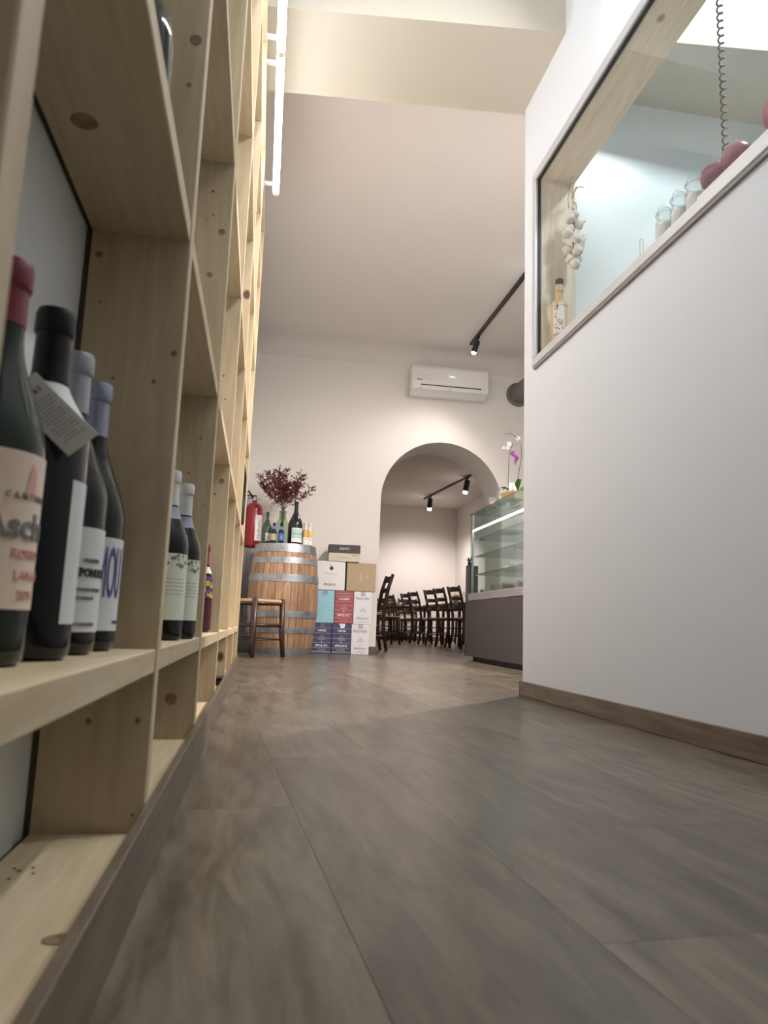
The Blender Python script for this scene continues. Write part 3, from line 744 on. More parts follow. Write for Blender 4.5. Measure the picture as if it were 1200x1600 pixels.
tx(t, 'CALABRISE', .023, M['ink_w'], 0, .250, bold=.0006); tx(t, '1845', .011, PINK, 0, .200); tx(t, 'CALABRIA', .013, PINK, 0, .168); tx(t, 'CANTINA', .016, PINK, 0, .152)
emblem(t, 0, .118, .010, M['ink_w']); tx(t, 'IPPOLITO', .030, M['ink_w'], 0, .082, bold=.0006); tx(t, 'VINI DI CALABRIA', .010, PINK, 0, .038)
bar_(t, -.025, .025, .285, .045, TAPE, 'packing_tape')
t, w_, h_ = carton('white carton with black round emblem and pink script, top left of the stack', .540, .842, .6475, .945, WH)
MB().lathe([(0, 0), (.020, 0), (.020, .001), (0, .001)], 20).xf(Matrix.Rotation(pi/2, 4, 'X')).xf(Matrix.Translation((.005, -.0002, .225))).build('round_emblem', M['ink'], t)
MB().prism([(-.003, .244), (.004, .244), (.008, .256), (-.005, .254)], 'y', -.0012, .0).build('emblem_stalk', M['ink'], t)
tx(t, 'Pescanera', .036, M['ink_p'], .0, .172, sx=.95); tx(t, 'ROSATO', .009, M['ink_p'], 0, .145); emblem(t, -.008, .085, .008, PUR); tx(t, 'IPPOLITO', .029, M['ink'], -.008, .055, bold=.0006)
t, w_, h_ = carton('plain brown kraft carton with pale print, top right of the stack', .858, 1.166, .6475, .940, KR)
KP = plain('pale_kraft_print', (.60,.50,.37), .7)
o = tx(t, 'CIRO', .042, KP, .0, .145, bold=.0005); o.rotation_euler = (pi/2, -pi/2, 0)
emblem(t, .062, .150, .030, KP)
t, w_, h_ = carton('low black and cream wine box lying on top of the two upper cartons', .658, .985, .9475, 1.118, CR, depth=.24, yf=7.49, rz=-.05)
for c_ in list(t.children):
    if c_.name.startswith('top_flap'): bpy.data.objects.remove(c_)
MB().cbox(-w_/2-.002, w_/2+.002, -.003, .243, .088, .176, .002).build('box_lid', BK, t)
text_flat('SANTI', .034, PUR, t, (.0, -.0036, .133), sx=1.1, bold=.0004)
tx(t, 'VALPOLICELLA RIPASSO', .012, M['ink_g'], -.01, .040); tx(t, 'Classico', .020, M['ink_g'], .115, .068, bold=.0004); tx(t, '12 x 75 cl', .009, M['ink_g'], .125, .035)

# ------------------------------------------------------------------ fire extinguisher and wrapped thing
fe = thing('fire_extinguisher', 'red fire extinguisher with white instruction label hanging beside the barrel', 'fire extinguisher', (-.135, 7.66, 1.06))
FR = plain('extinguisher_red', (.30,.010,.018), .3, coat=.4)
MB().lathe([(0,.0),(.075,.0),(.088,.015),(.090,.03),(.090,.40),(.078,.445),(.045,.47),(.025,.475),(.025,.50),(0,.50)], 32).build('cylinder', FR, fe, angle=50)
MB().lathe([(.0905,.07),(.0905,.34)], 16, -1.35, -.35).build('instruction_label', M['paper'], fe, smooth=True)
for i in range(9):
    MB().lathe([(.0911,.10+.022*i),(.0911,.108+.022*i)], 6, -1.1+.1*(i % 3), -.65+.08*(i % 2)).build('label_print', M['ink_g'], fe)
MB().tube([(0,0,.49),(0,0,.535)], .022, 12).tube([(.02,0,.52),(.055,0,.522)], .010, 8).build('valve', M['satin'], fe)
MB().cbox(-.085, .02, -.010, .010, .545, .557, .002).cbox(-.075, .02, -.010, .010, .522, .530, .002).build('handle', M['black'], fe)
MB().tube([(-.02,0,.53),(-.07,-.01,.60),(-.10,-.02,.55),(-.105,-.02,.30),(-.10,-.02,.12)], .010, 8).build('hose', M['black'], fe, smooth=True)
MB().box(-.02, .02, .088, .138, .36, .40).build('wall_bracket', M['black'], fe)
wp = thing('wrapped_roll', 'tall dark roll in loose clear plastic standing behind the barrel below the extinguisher', 'roll', (-.155, 7.60, 0))
MB().lathe([(0,0),(.055,0),(.058,.5),(.050,1.0),(0,1.0)], 20).build('dark_roll', plain('dark_roll_card', (.05,.045,.045), .7), wp, angle=40)
mb = MB(); vs = []; fs = []; r2 = random.Random(5)
for i in range(16):
    for k in range(24):
        a = 2*pi*k/24; rr = .078+.012*sin(5*a+i*.6)+r2.uniform(-.006,.006); vs.append((rr*cos(a), rr*sin(a), .003+i*.0685))
for i in range(15):
    for k in range(24): fs.append((i*24+k, i*24+(k+1) % 24, (i+1)*24+(k+1) % 24, (i+1)*24+k))
mb.add(vs, fs).build('plastic_sheet', M['wrap'], wp)

# ------------------------------------------------------------------ rush stool
st = thing('rush_stool', 'dark wooden stool with woven straw seat before the barrel', 'stool', (-.062, 6.48, 0), radians(47))
S = .172; SHh = .50
for (sx_, sy_) in ((-1,-1),(1,-1),(-1,1),(1,1)):
    MB().tube([(sx_*S*1.12, sy_*S*1.12, 0), (sx_*S*1.03, sy_*S*1.03, .2), (sx_*S, sy_*S, SHh)], [.019, .024, .024], 8).build('leg', M['chair'], st, smooth=True)
for (a, b) in (((-1,-1),(1,-1)),((1,-1),(1,1)),((1,1),(-1,1)),((-1,1),(-1,-1))):
    o = MB().tube([(a[0]*S, a[1]*S, .455), (b[0]*S, b[1]*S, .455)], .013, 8).build('seat_rail', M['chair'], st, smooth=True)
    MB().tube([(a[0]*S*1.02, a[1]*S*1.02, .27), (b[0]*S*1.02, b[1]*S*1.02, .27)], .017, 8).build('stretcher', M['chair'], st, smooth=True)
    MB().tube([(a[0]*S*1.05, a[1]*S*1.05, .15), (b[0]*S*1.05, b[1]*S*1.05, .15)], .008, 8).build('stretcher', M['chair'], st, smooth=True)
MB().cbox(-S+.010, S-.010, -S-.012, S+.012, .462, .490, .008).cbox(-S-.012, -S+.0095, -S+.024, S-.024, .462, .490, .008).cbox(S-.0095, S+.012, -S+.024, S-.024, .462, .490, .008).build('woven_seat', M['straw'], st)

# ------------------------------------------------------------------ ladder-back chairs
def make_chair():
    t = thing('ladder_back_chair', 'x', 'chair')
    W2, D2, SZ = .205, .19, .45
    for s_ in (-1, 1):
        MB().tube([(D2*-1-.045, s_*W2, 0), (-D2, s_*W2, .25), (-D2, s_*W2, .48), (-D2-.045, s_*W2, .75), (-D2-.10, s_*W2*1.0, .935)], [.019,.024,.024,.023,.020], 8).build('back_post', M['chair'], t, smooth=True)
        MB().tube([(D2+.02, s_*(W2+.01), 0), (D2, s_*W2, .25), (D2, s_*W2, .455)], [.019,.024,.023], 8).build('front_leg', M['chair'], t, smooth=True)
        for z in (.18, .30): MB().tube([(-D2, s_*W2, z), (D2, s_*W2, z)], .009, 6).build('stretcher', M['chair'], t)
        MB().tube([(-D2, s_*W2, .435), (D2, s_*W2, .435)], .013, 6).build('seat_rail', M['chair'], t)
    for x in (-D2, D2):
        for z in ((.22,) if x < 0 else (.18, .30)): MB().tube([(x, -W2, z), (x, W2, z)], .010, 6).build('stretcher', M['chair'], t)
        MB().tube([(x, -W2, .435), (x, W2, .435)], .013, 6).build('seat_rail', M['chair'], t)
    MB().cbox(-D2-.01, D2+.014, -W2-.01, W2+.01, .442, .468, .010).build('woven_seat', M['straw'], t)
    for (z, h_) in ((.585, .05), (.715, .05), (.845, .065)):
        vs = []; fs = []
        for i in range(9):
            y = -W2+2*W2*i/8; bow = -.028*(1-(y/W2)**2); x = -D2-.10*((z-.48)/.455) - .0+bow
            up = .012*(1-(y/W2)**2)
            for dx in (-.006, .006):
                for dz in (0, h_+up): vs.append((x+dx, y, z+dz))
        for i in range(8):
            a = i*4; b = a+4
            fs += [(a,a+1,b+1,b),(a+2,b+2,b+3,a+3),(a+1,a+3,b+3,b+1),(a,b,b+2,a+2)]
        fs += [(0,2,3,1), (32,33,35,34)]
        MB().add(vs, fs).build('back_slat', M['chair'], t)
    return t
ch0 = make_chair()
CH = [('ladder-back chair standing just inside the arch behind the cartons', 1.29, 9.02, radians(181)),
      ('ladder-back chair half hidden behind the one inside the arch', 2.05, 12.1, radians(8)),
      ('small far ladder-back chair at the head of the long row', 2.86, 14.75, radians(12)),
      ('ladder-back chair, left of the overlapping pair in mid row', 2.98, 13.75, radians(8)),
      ('ladder-back chair, right of the overlapping pair in mid row', 2.98, 13.0, radians(10)),
      ('ladder-back chair with a gap on its left, third from the display counter', 3.05, 12.0, radians(10)),
      ('ladder-back chair second from the display counter', 3.07, 11.4, radians(8)),
      ('ladder-back chair nearest the dark end of the display counter', 3.14, 10.75, radians(9)),
      ('ladder-back chair facing the row from the wall side, nearest the counter', 4.235, 10.9, radians(180)),
      ('ladder-back chair on the wall side of the tables, second from the counter', 4.235, 11.7, radians(178)),
      ('ladder-back chair on the wall side of the tables, third from the counter', 4.22, 12.5, radians(184)),
      ('ladder-back chair on the wall side of the tables, fourth from the counter', 4.18, 13.5, radians(180)),
      ('ladder-back chair on the wall side of the tables, farthest from the counter', 4.16, 14.4, radians(176)),
      ('ladder-back chair behind the crosswise table, left of two', 2.78, 16.12, radians(-90)),
      ('ladder-back chair behind the crosswise table, right of two', 3.30, 16.12, radians(-90))]
for i, (lb, x, y, a) in enumerate(CH):
    o = ch0 if i == 0 else copy_tree(ch0)
    o.location = (x, y, 0); o.rotation_euler = (0, 0, a); o['label'] = lb; o['group'] = 'ladder-back chairs in the dining room'
# tables
MTT = plain('dark_table_top', (.09,.075,.068), .4)
tables = []
t0 = None
for i, (lb, x, y) in enumerate((('dark dining table nearest the counter, beyond the chair row', 3.70, 11.2), ('dark dining table in the middle of the far row', 3.62, 12.7), ('dark dining table at the far end of the row', 3.60, 14.2))):
    if t0 is None:
        t0 = thing('dining_table', lb, 'table', (x, y, 0), 0, 'dining tables in the back room')
        MB().cbox(-.30, .30, -.62, .62, .715, .75, .004).build('table_top', MTT, t0)
        for sx_ in (-1, 1):
            for sy_ in (-1, 1): MB().cbox(sx_*.26-.022, sx_*.26+.022, sy_*.56-.022, sy_*.56+.022, 0, .715, .003).build('leg', M['chair'], t0)
        MB().box(-.25, .25, -.57, -.55, .64, .7145).box(-.25, .25, .55, .57, .64, .7145).box(-.26, -.24, -.54, .54, .64, .7145).box(.24, .26, -.54, .54, .64, .7145).build('apron', M['chair'], t0)
        o = t0
    else:
        o = copy_tree(t0); o.location = (x, y, 0); o['label'] = lb
o = copy_tree(t0); o.location = (3.02, 15.55, 0); o.rotation_euler = (0, 0, pi/2); o['label'] = 'dark dining table set crosswise against the far wall side'
# things on the tables
def wine_glass(loc, lb):
    t = thing('wine_glass', lb, 'glass', loc, 0, 'glasses on the dining tables')
    MB().lathe([(0,.0),(.033,.001),(.030,.004),(.004,.008),(.0035,.085),(.010,.092),(.030,.115),(.036,.145),(.031,.19),(.0305,.19),(.035,.145),(.029,.117),(.0,.096)], 18).build('glass_body', M['jar'], t, smooth=True)
    return t
g0 = None
spots = [('wine glass on the nearest table, by the counter side edge', 3.52, 10.65), ('wine glass on the nearest table, at its middle', 3.46, 11.15), ('wine glass on the nearest table, at its far end', 3.55, 11.5),
         ('wine glass on the middle table, near end', 3.47, 12.2), ('wine glass on the middle table, far end', 3.46, 12.95), ('wine glass on the farthest table of the long row', 3.5, 13.9), ('wine glass on the crosswise table, left one', 2.75, 15.5), ('wine glass on the crosswise table, right one', 3.2, 15.5)]
for lb, x, y in spots:
    if g0 is None: g0 = wine_glass((x, y, .75), lb)
    else:
        o = copy_tree(g0); o.location = (x, y, .75); o['label'] = lb
t = thing('napkin_holder', 'yellow paper napkins in a dark holder on the middle table', 'napkins', (3.42, 13.3, .75) if False else (3.46, 12.72, .75))
MB().cbox(-.05, .05, -.05, .05, 0, .03, .002).build('holder', M['black'], t); MB().cbox(-.042, .042, -.042, .042, .0305, .15, .003).build('napkins', plain('yellow_paper', (.75,.50,.12), .7), t)

# ------------------------------------------------------------------ air conditioner
ac = thing('air_conditioner', 'white wall-mounted split air conditioner above the arch', 'air conditioner', (1.95, 7.7985, 2.885), 0)
prof = [(0, .02), (0, .335), (-.01, .345), (-.13, .345), (-.175, .33), (-.195, .29), (-.205, .14), (-.20, .085), (-.185, .055), (-.09, .0), (-.03, .0)]
MB().prism(prof, 'x', -.44, .44).build('casing', M['whitep'], ac, angle=25)
MB().prism([(-.1955, .29), (-.1975, .29), (-.2075, .14), (-.204, .118), (-.202, .118), (-.2050, .14)], 'x', -.436, .436).build('front_panel', M['whitep'], ac)
MB().prism([(-.2035, .105), (-.2045, .105), (-.1875, .054), (-.1865, .054)], 'x', -.34, .36).build('air_outlet', M['gasket'], ac)
MB().prism([(-.2065, .092), (-.2095, .090), (-.197, .050), (-.193, .052)], 'x', -.335, .0).build('louver', M['whitep'], ac)
MB().prism([(-.2065, .090), (-.2095, .088), (-.197, .048), (-.193, .050)], 'x', .006, .355).build('louver', M['whitep'], ac)
rot = (radians(90-4), 0, 0)
text_flat('New', .036, emit('display_white', (.95,.95,1), .8), ac, (.02, -.2065, .215), rot, name='lit_display_lettering', bold=.0)
text_flat('Climair', .022, M['ink'], ac, (-.355, -.2085, .155), rot, bold=.0006); text_flat('INVERTER', .012, M['ink_g'], ac, (.27, -.1915, .040), (radians(120), 0, 0))

# ------------------------------------------------------------------ duct
du = thing('exhaust_duct', 'grey round metal duct with a collar entering the far wall beside the arch', 'duct', (2.82, 7.8, 3.03))
DM = plain('duct_grey', (.20,.18,.17), .45, .4)
MB().tube([(0, -.005, 0), (.0, -.20, .0), (.06, -.42, .05), (.22, -.75, .10), (.55, -1.3, .13)], .105, 24).build('pipe', DM, du, angle=50)
MB().lathe([(.105, 0), (.145, 0), (.145, .012), (.105, .018)], 32).xf(Matrix.Rotation(pi/2, 4, 'X')).build('collar', DM, du, angle=40)
o_ = MB().lathe([(.106, 0), (.109, .004), (.109, .016), (.106, .02)], 32).xf(Matrix.Rotation(pi/2, 4, 'X')).xf(Matrix.Translation((0, -.16, 0))).build('clamp_ring', DM, du, angle=40)

# ------------------------------------------------------------------ track lights
def track(label, p0, p1, w_=.017, h_=.032):
    d = Vector(p1)-Vector(p0); L_ = d.length; a = atan2(-d.x, d.y)
    t = thing('track_rail', label, 'track light', p0, a)
    MB().cbox(-w_, w_, 0, L_, -h_, 0, .002).build('rail', M['black'], t)
    MB().box(-.006, .006, .01, L_-.01, -h_-.0008, -h_+.001).build('conductor_slot', M['gasket'], t)
    MB().cbox(-w_-.001, w_+.001, -.008, .0, -h_-.001, 0, .001).build('end_cap', M['black'], t)
    return t
gl = emit('spot_lens', (1.0, .95, .90), 40.0)
def spot_head(label, loc, aim, power=40, size=105, group='black track spotlights', k=1.0, drop=.012):
    t = thing('track_spotlight', label, 'spotlight', loc, 0, group)
    MB().cbox(-.016, .016, -.05, .05, -.022, 0, .002).build('adapter', M['black'], t)
    MB().tube([(0, 0, -.02), (0, 0, -.05)], .008, 10).build('swivel', M['black'], t)
    d = Vector(aim).normalized(); q = d.to_track_quat('-Z', 'Y').to_matrix().to_4x4()
    R_ = Matrix.Translation((0, 0, -.055)) @ q
    MB().lathe([(0, .02), (.028*k, .02), (.030*k, .016), (.030*k, -.105*k), (.026*k, -.110*k), (.025*k, -.100*k), (.0, -.100*k)], 24).xf(R_).build('can', M['black'], t, angle=40)
    MB().lathe([(0, -.101*k), (.0245*k, -.101*k), (.0245*k, -.110*k-drop), (.018*k, -.112*k-drop-.004), (0, -.112*k-drop-.006)], 20).xf(R_).build('lens', gl, t)
    l_ = bpy.data.lights.new('spot', 'SPOT'); l_.energy = power; l_.color = SPOT_C; l_.spot_size = radians(size); l_.spot_blend = .8; l_.shadow_soft_size = .025
    o = bpy.data.objects.new('spot_lamp', l_); link(o, t); o.matrix_local = R_ @ Matrix.Translation((0, 0, -.112*k-drop-.03))
    return t
TRZ = 3.42
track('long black track rail on the ceiling, running from the far wall out over the counter', (2.11, 7.33, TRZ), (2.13, 3.9, TRZ))
RZ = TRZ-.0325
spot_head('lit black spotlight at the far end of the long ceiling track', (2.111, 7.12, RZ), (-.30, .12, -1), 50)
spot_head('black spotlight on the hidden stretch of the long track, middle one', (2.120, 5.4, RZ), (-.35, .7, -1), 110)
spot_head('black spotlight on the hidden stretch of the long track, nearest one', (2.128, 4.25, RZ), (-.50, -.05, -1), 680, 140)
# dining room track hung below the ceiling
track('short black track rail under the dining room ceiling, seen through the arch', (3.37, 15.2, 3.09), (3.68, 12.1, 3.09))
spot_head('lit spotlight on the dining room track, the farther one', (3.41, 14.8, 3.0565), (-.0, .30, -1), 190, 138, k=1.7, drop=.05)
spot_head('lit spotlight on the dining room track, the nearer one', (3.62, 12.7, 3.0565), (-.1, .3, -1), 90, 140, k=1.7, drop=.045)

# ------------------------------------------------------------------ refrigerated display counter
CX0, CX1, CY0, CY1 = 2.02, 2.72, 4.0, 6.95
dc = thing('display_counter', 'glass-fronted refrigerated display counter on a dark taupe base', 'counter', (CX0, CY0, 0))
WX, LY = CX1-CX0, CY1-CY0
MB().cbox(-.018, WX, .02, LY+.03, .04, .565, .003).build('base_cabinet', M['taupe'], dc)
MB().box(.04, WX-.03, .06, LY-.02, 0, .0398).build('plinth', M['gasket'], dc)
MB().cbox(-.014, .012, .0, LY, .572, .642, .003).build('front_rail', M['satin'], dc)
MB().cbox(-.022, WX*.14, LY+.0305, LY+.062, .04, .925, .003).build('end_panel', M['taupe'], dc)
MB().box(.014, WX, .0, LY, .575, .60).build('well_floor', M['satin'], dc)
MB().box(0, .006, .006, LY-.006, .643, 1.428).build('front_glass', M['glass_c'], dc)
MB().box(0.008, WX-.03, LY-.006, LY, .643, 1.428).build('side_glass', M['glass_c'], dc)
MB().box(-.004, WX-.25, -.002, LY+.002, 1.4285, 1.437).build('top_glass', clear_glass('top_glass', tint=(.86,.94,.93), dens=.08, body=(.5,.7,.66)), dc)
EG = plain('glass_edge_green', (.10,.28,.24), .15)
MB().box(-.0048, -.0041, -.002, LY+.002, 1.4285, 1.437).build('glass_edge', EG, dc)
for z in (1.177, 1.012, .832):
    MB().box(.035, WX-.12, .02, LY-.03, z-.006, z).build('glass_shelf', clear_glass('shelf_glass', tint=(.88,.94,.93), dens=.10, body=(.75,.85,.85)), dc)
    MB().box(.033, .0349, .02, LY-.03, z-.006, z).build('glass_edge', EG, dc)
    for y in (.12, LY-.12): MB().box(.035, .05, y-.004, y+.004, z-.02, z-.0065).build('shelf_clip', M['satin'], dc)
for y in (.02, LY-.03):
    MB().box(.012, .030, y-.006, y+.006, .60, 1.4275).build('corner_post', M['satin'], dc)
MB().box(.010, .034, .04, LY-.05, 1.262, 1.272).build('light_strip', emit('cabinet_light', (.92,.97,1.0), 9.0), dc)
MB().box(.010, .036, .04, LY-.05, 1.2725, 1.284).build('light_housing', M['satin'], dc)
MB().box(.030, .040, .04, LY-.05, 1.335, 1.343).build('reflection_bar', M['satin'], dc)  # bar added to imitate a reflected line in the glass
MB().box(WX-.03, WX, .0, LY, .643, 1.428).build('sliding_doors', plain('frosted_back', (.74,.76,.75), .3), dc)
# trays and food in the counter
def tray(label, x, y, z, rx, ry, food, seed):
    t = thing('food_tray', label, 'tray', (x, y, z))
    MB().lathe([(0,0),(.9,.0),(1.0,.018),(1.03,.02),(.97,.017),(.88,.004),(0,.004)], 24).xf(Matrix.Diagonal((rx, ry, 1, 1))).build('dish', M['paper'], t, smooth=True)
    return t
tray('oval white serving dish on the lowest glass shelf of the counter', 2.25, 6.25, .8323, .13, .22, None, 1)
r3 = random.Random(9)
for i, (dx, dy, dz) in enumerate(((0,0,0),(.06,.06,0),(-.05,.08,0),(.02,-.08,0),(-.01,.03,.04))):
    t = thing('cheese_ball', ('white cheese at the centre of the oval dish in the counter', 'white cheese at the far right of the oval dish in the counter', 'white cheese at the far left of the oval dish in the counter', 'white cheese nearest on the oval dish in the counter', 'white cheese topmost on the oval dish in the counter')[i], 'cheese', (2.25+dx, 6.25+dy, .8365+dz), 0, 'white cheeses on the oval dish')
    mb = MB().lathe([(0,0),(.026,.004),(.036,.02),(.032,.038),(.018,.048),(0,.052)], 12); mb.build('cheese', plain('cheese_white', (.85,.83,.78), .5) if i == 0 else bpy.data.materials['cheese_white'], t, smooth=True)
t = thing('carving_knife', 'dark-handled knife standing on the middle glass shelf of the counter', 'knife', (2.16, 5.72, 1.024), 0)
MB().xf(Matrix()).cbox(-.012, .012, -.012, .012, 0, .10, .004).xf(Matrix.Rotation(radians(38), 4, 'X')).build('handle', plain('knife_grey', (.08,.09,.10), .4), t)
MB().box(-.001, .001, -.010, .012, .098, .16).xf(Matrix.Rotation(radians(38), 4, 'X')).build('blade', M['satin'], t)
for i, (x, y, z, lb) in enumerate(((2.22, 6.30, 1.1775, 'flat white dish on the top glass shelf of the counter'), (2.22, 5.9, 1.0125, 'flat white dish on the middle glass shelf of the counter'))):
    tray(lb, x, y, z, .11, .17, None, i)
for i, (y, lb) in enumerate(((6.55, 'clear glass bowl at the far end of the counter well'), (6.2, 'clear glass bowl in the middle of the counter well'), (5.8, 'clear glass bowl nearest in the counter well'))):
    t = thing('glass_bowl', lb, 'bowl', (2.22, y, .6003), 0, 'glass bowls in the counter well')
    MB().lathe([(0,.0),(.06,.0),(.09,.03),(.11,.09),(.115,.12),(.110,.12),(.085,.035),(.055,.006),(0,.006)], 20).build('bowl_body', M['jar'], t, smooth=True)
    MB().lathe([(0,.0065),(.054,.0065),(.083,.036),(.085,.05),(0,.06)], 16).build('salad', plain('pale_food', (.72,.70,.62), .7) if i == 0 else bpy.data.materials['pale_food'], t, smooth=True)

# things standing on the counter top
TZ_ = 1.4372
def top_jar(label, x, y, col, h=.115):
    t = thing('candy_jar', label, 'jar', (x, y, TZ_))
    MB().lathe([(0,0),(.038,0),(.042,.006),(.042,h-.012),(.038,h-.004),(.040,h),(.036,h),(.039,h-.014),(.039,.008),(0,.004)], 22).build('glass_body', M['jar'], t, smooth=True)
    MB().lathe([(0,.0085),(.0375,.0085),(.0375,h*.55),(.02,h*.62),(0,h*.60)], 14).build('contents', plain('sweets_'+label[:4], col, .6, noise=.6, scale=70), t, smooth=True)
    return t
top_jar('glass jar of pink sweets at the front corner of the counter top', 2.12, 6.55, (.75,.35,.32))
top_jar('glass jar of mixed sweets next to the wooden tissue box', 2.13, 6.31, (.50,.48,.32), .135)
tb = thing('tissue_box', 'wooden box with a white tissue standing up, on the counter top', 'tissue box', (2.14, 6.03, TZ_), .3)
TBX = wood('tissue_box_wood', (.36,.20,.09), (.52,.32,.16), 'x', rnd=.02)
MB().cbox(-.06, .06, -.10, .10, 0, .075, .003).build('box_body', TBX, tb)
mb = MB(); vs = []; fs = []
for i in range(7):
    for j in range(6):
        u = i/6-.5; v = j/5; vs.append((.012*sin(9*u)+.015*v*sin(5*u+2), u*.10*(1-.75*v)+.012*v, .0755+v*.085))
for i in range(6):
    for j in range(5): a = i*6+j; fs.append((a, a+6, a+7, a+1))
mb.add(vs, fs).build('tissue', M['paper'], tb, smooth=True)
def curve_pts(P, n=14):
    out = []
    for k in range(len(P)-1):
        p0 = Vector(P[max(k-1,0)]); p1 = Vector(P[k]); p2 = Vector(P[k+1]); p3 = Vector(P[min(k+2, len(P)-1)])
        for i in range(n):
            t = i/n; out.append(.5*((2*p1)+(p2-p0)*t+(2*p0-5*p1+4*p2-p3)*t*t+(3*p1-p0-3*p2+p3)*t**3))
    out.append(Vector(P[-1])); return out
orc = thing('potted_orchid', 'orchid with white and purple flowers in a clear pot on the counter top', 'orchid', (2.32, 6.48, TZ_))
MB().lathe([(0,0),(.045,0),(.060,.10),(.066,.12),(.060,.12),(.042,.008),(0,.006)], 22).build('pot', M['jar'], orc, smooth=True)
MB().lathe([(0,.01),(.042,.012),(.055,.095),(0,.105)], 14).build('bark', plain('orchid_bark', (.16,.09,.05), .9, noise=.5, scale=60), orc)
SG = plain('orchid_stem', (.13,.10,.06), .5)
s1 = curve_pts([(0,0,.10),(-.03,.10,.25),(-.025,.12,.42),(-.02,.11,.58),(.0,.06,.66)])
s2 = curve_pts([(.01,0,.10),(.02,-.02,.30),(.03,-.08,.50),(.02,-.05,.66),(-.01,.10,.76),(-.03,.22,.79)])
MB().tube(s1, .0032, 6).build('flower_stem', SG, orc, smooth=True); MB().tube(s2, .0032, 6).build('flower_stem', SG, orc, smooth=True)
for (a, l_, up_) in ((2.0, .17, .12), (1.2, .20, .08), (-.6, .18, .12), (-1.6, .17, .16), (3.1, .15, .10), (.3, .16, .13)):
    vs = []; fs = []
    for i in range(9):
        t_ = i/8; w_ = .026*sin(pi*min(1, t_*.92+.06)); cx_ = l_*t_; z = .10+up_*sin(t_*2.0)
        for s_ in (-1, 0, 1): vs.append((cx_*cos(a)-s_*w_*sin(a), cx_*sin(a)+s_*w_*cos(a), z+(.008 if s_ else 0)))
    for i in range(8):
        for j in range(2): q = i*3+j; fs.append((q, q+3, q+4, q+1))
    o = MB().add(vs, fs).build('leaf', M['leaf'], orc, smooth=True)
def flower(P, col, s_, nm):
    mb = MB()
    for k in range(5):
        a = 2*pi*k/5+.3; vs = [(0,0,0)]
        for (u, v) in ((.35,.32),(.75,.38),(1,.0),(.75,-.38),(.35,-.32)):
            x = u*cos(a)-v*sin(a); z = u*sin(a)+v*cos(a); vs.append((x*s_, -.2*s_*u*u, z*s_))
        mb.add(vs, [(0,1,2,3,4,5)])
    mb.xf(Matrix.Translation(P)); return mb.build(nm, col, orc)
MW = plain('white_petal', (.70,.64,.68), .5); MP = plain('purple_petal', (.30,.03,.32), .5)
flower((-.02, .13, .67), MW, .028, 'flower'); flower((-.01, .20, .65), MW, .024, 'flower'); flower((.03, .02, .70), MW, .026, 'flower'); flower((-.03,.26,.66), MW, .018, 'flower')
mb = MB()
for (dx, ln) in ((-.008, .11), (.004, .13), (.016, .09)):
    pts = curve_pts([(dx,.08,.585),(dx-.016,.05,.55),(dx+.018,.02,.51),(dx+.004,.03,.57-ln)], 5); mb.tube(pts, [.004+.006*sin(pi*i/(len(pts)-1)) for i in range(len(pts))], 6)
mb.build('purple_flower', MP, orc, smooth=True)
# ------------------------------------------------------------------ things in the kitchen window
SZ_ = WZ0+.0063
am = thing('amaro_bottle', 'tan paper-wrapped bottle with painted figure label in the window corner', 'bottle', (1.305, 3.050, SZ_))
TAN = plain('tan_wrapped_paper', (.62,.43,.23), .6, noise=.12, scale=40)
MB().lathe([(0,0),(.036,0),(.038,.004),(.038,.22),(.034,.232),(.0185,.238),(.0175,.30),(.0175,.345),(0,.345)], 26).build('wrapped_body', TAN, am, angle=40)
MB().lathe([(.0182,.320),(.0190,.322),(.0190,.348),(.017,.350),(0,.350)], 20).build('cap', M['black_cap'], am, angle=40)
for z in (.238, .205, .285, .060): MB().lathe([((.0385 if z < .23 else .019), z), ((.0390 if z < .23 else .0196), z+.0015), ((.0385 if z < .23 else .019), z+.003)], 24).build('string', plain('brown_string', (.22,.12,.07), .8), am)
FA2 = radians(-115)
MB().lathe([(.0384,.07),(.0384,.215)], 14, FA2-.75, FA2+.65).build('picture_label', M['paper'], am, smooth=True)
MC = {n_: plain('print_'+n_, c_, .6) for n_, c_ in (('red', (.50,.05,.05)), ('gold', (.60,.42,.10)), ('dark', (.04,.035,.06)), ('green', (.12,.22,.10)), ('skin', (.62,.38,.28)), ('white', (.82,.82,.82)), ('grey', (.35,.33,.33)))}
def patch(col, pts, k):
    r_ = .0388+k*.00003
    MB().add([(r_*cos(FA2+x/r_), r_*sin(FA2+x/r_), z) for x, z in pts], [tuple(range(len(pts)))]).build('label_patch', MC[col], am)
patch('grey', [(-.026,.072),(.020,.072),(.020,.140),(.004,.150),(-.026,.140)], 0)
patch('white', [(-.006,.212),(.002,.206),(.012,.165),(.020,.140),(.004,.128),(-.006,.150),(-.012,.185)], 1)
patch('dark', [(-.022,.212),(-.008,.214),(-.004,.200),(-.010,.182),(-.020,.184),(-.025,.198)], 2)
patch('skin', [(-.019,.202),(-.012,.203),(-.010,.193),(-.013,.185),(-.018,.187),(-.020,.194)], 3)
patch('red', [(-.006,.105),(.012,.110),(.022,.090),(.020,.074),(-.012,.073),(-.016,.086)], 3)
patch('dark', [(.002,.140),(.014,.135),(.016,.112),(.004,.108),(-.004,.122)], 4)
patch('skin', [(-.010,.140),(-.002,.138),(.000,.122),(-.010,.120)], 4)
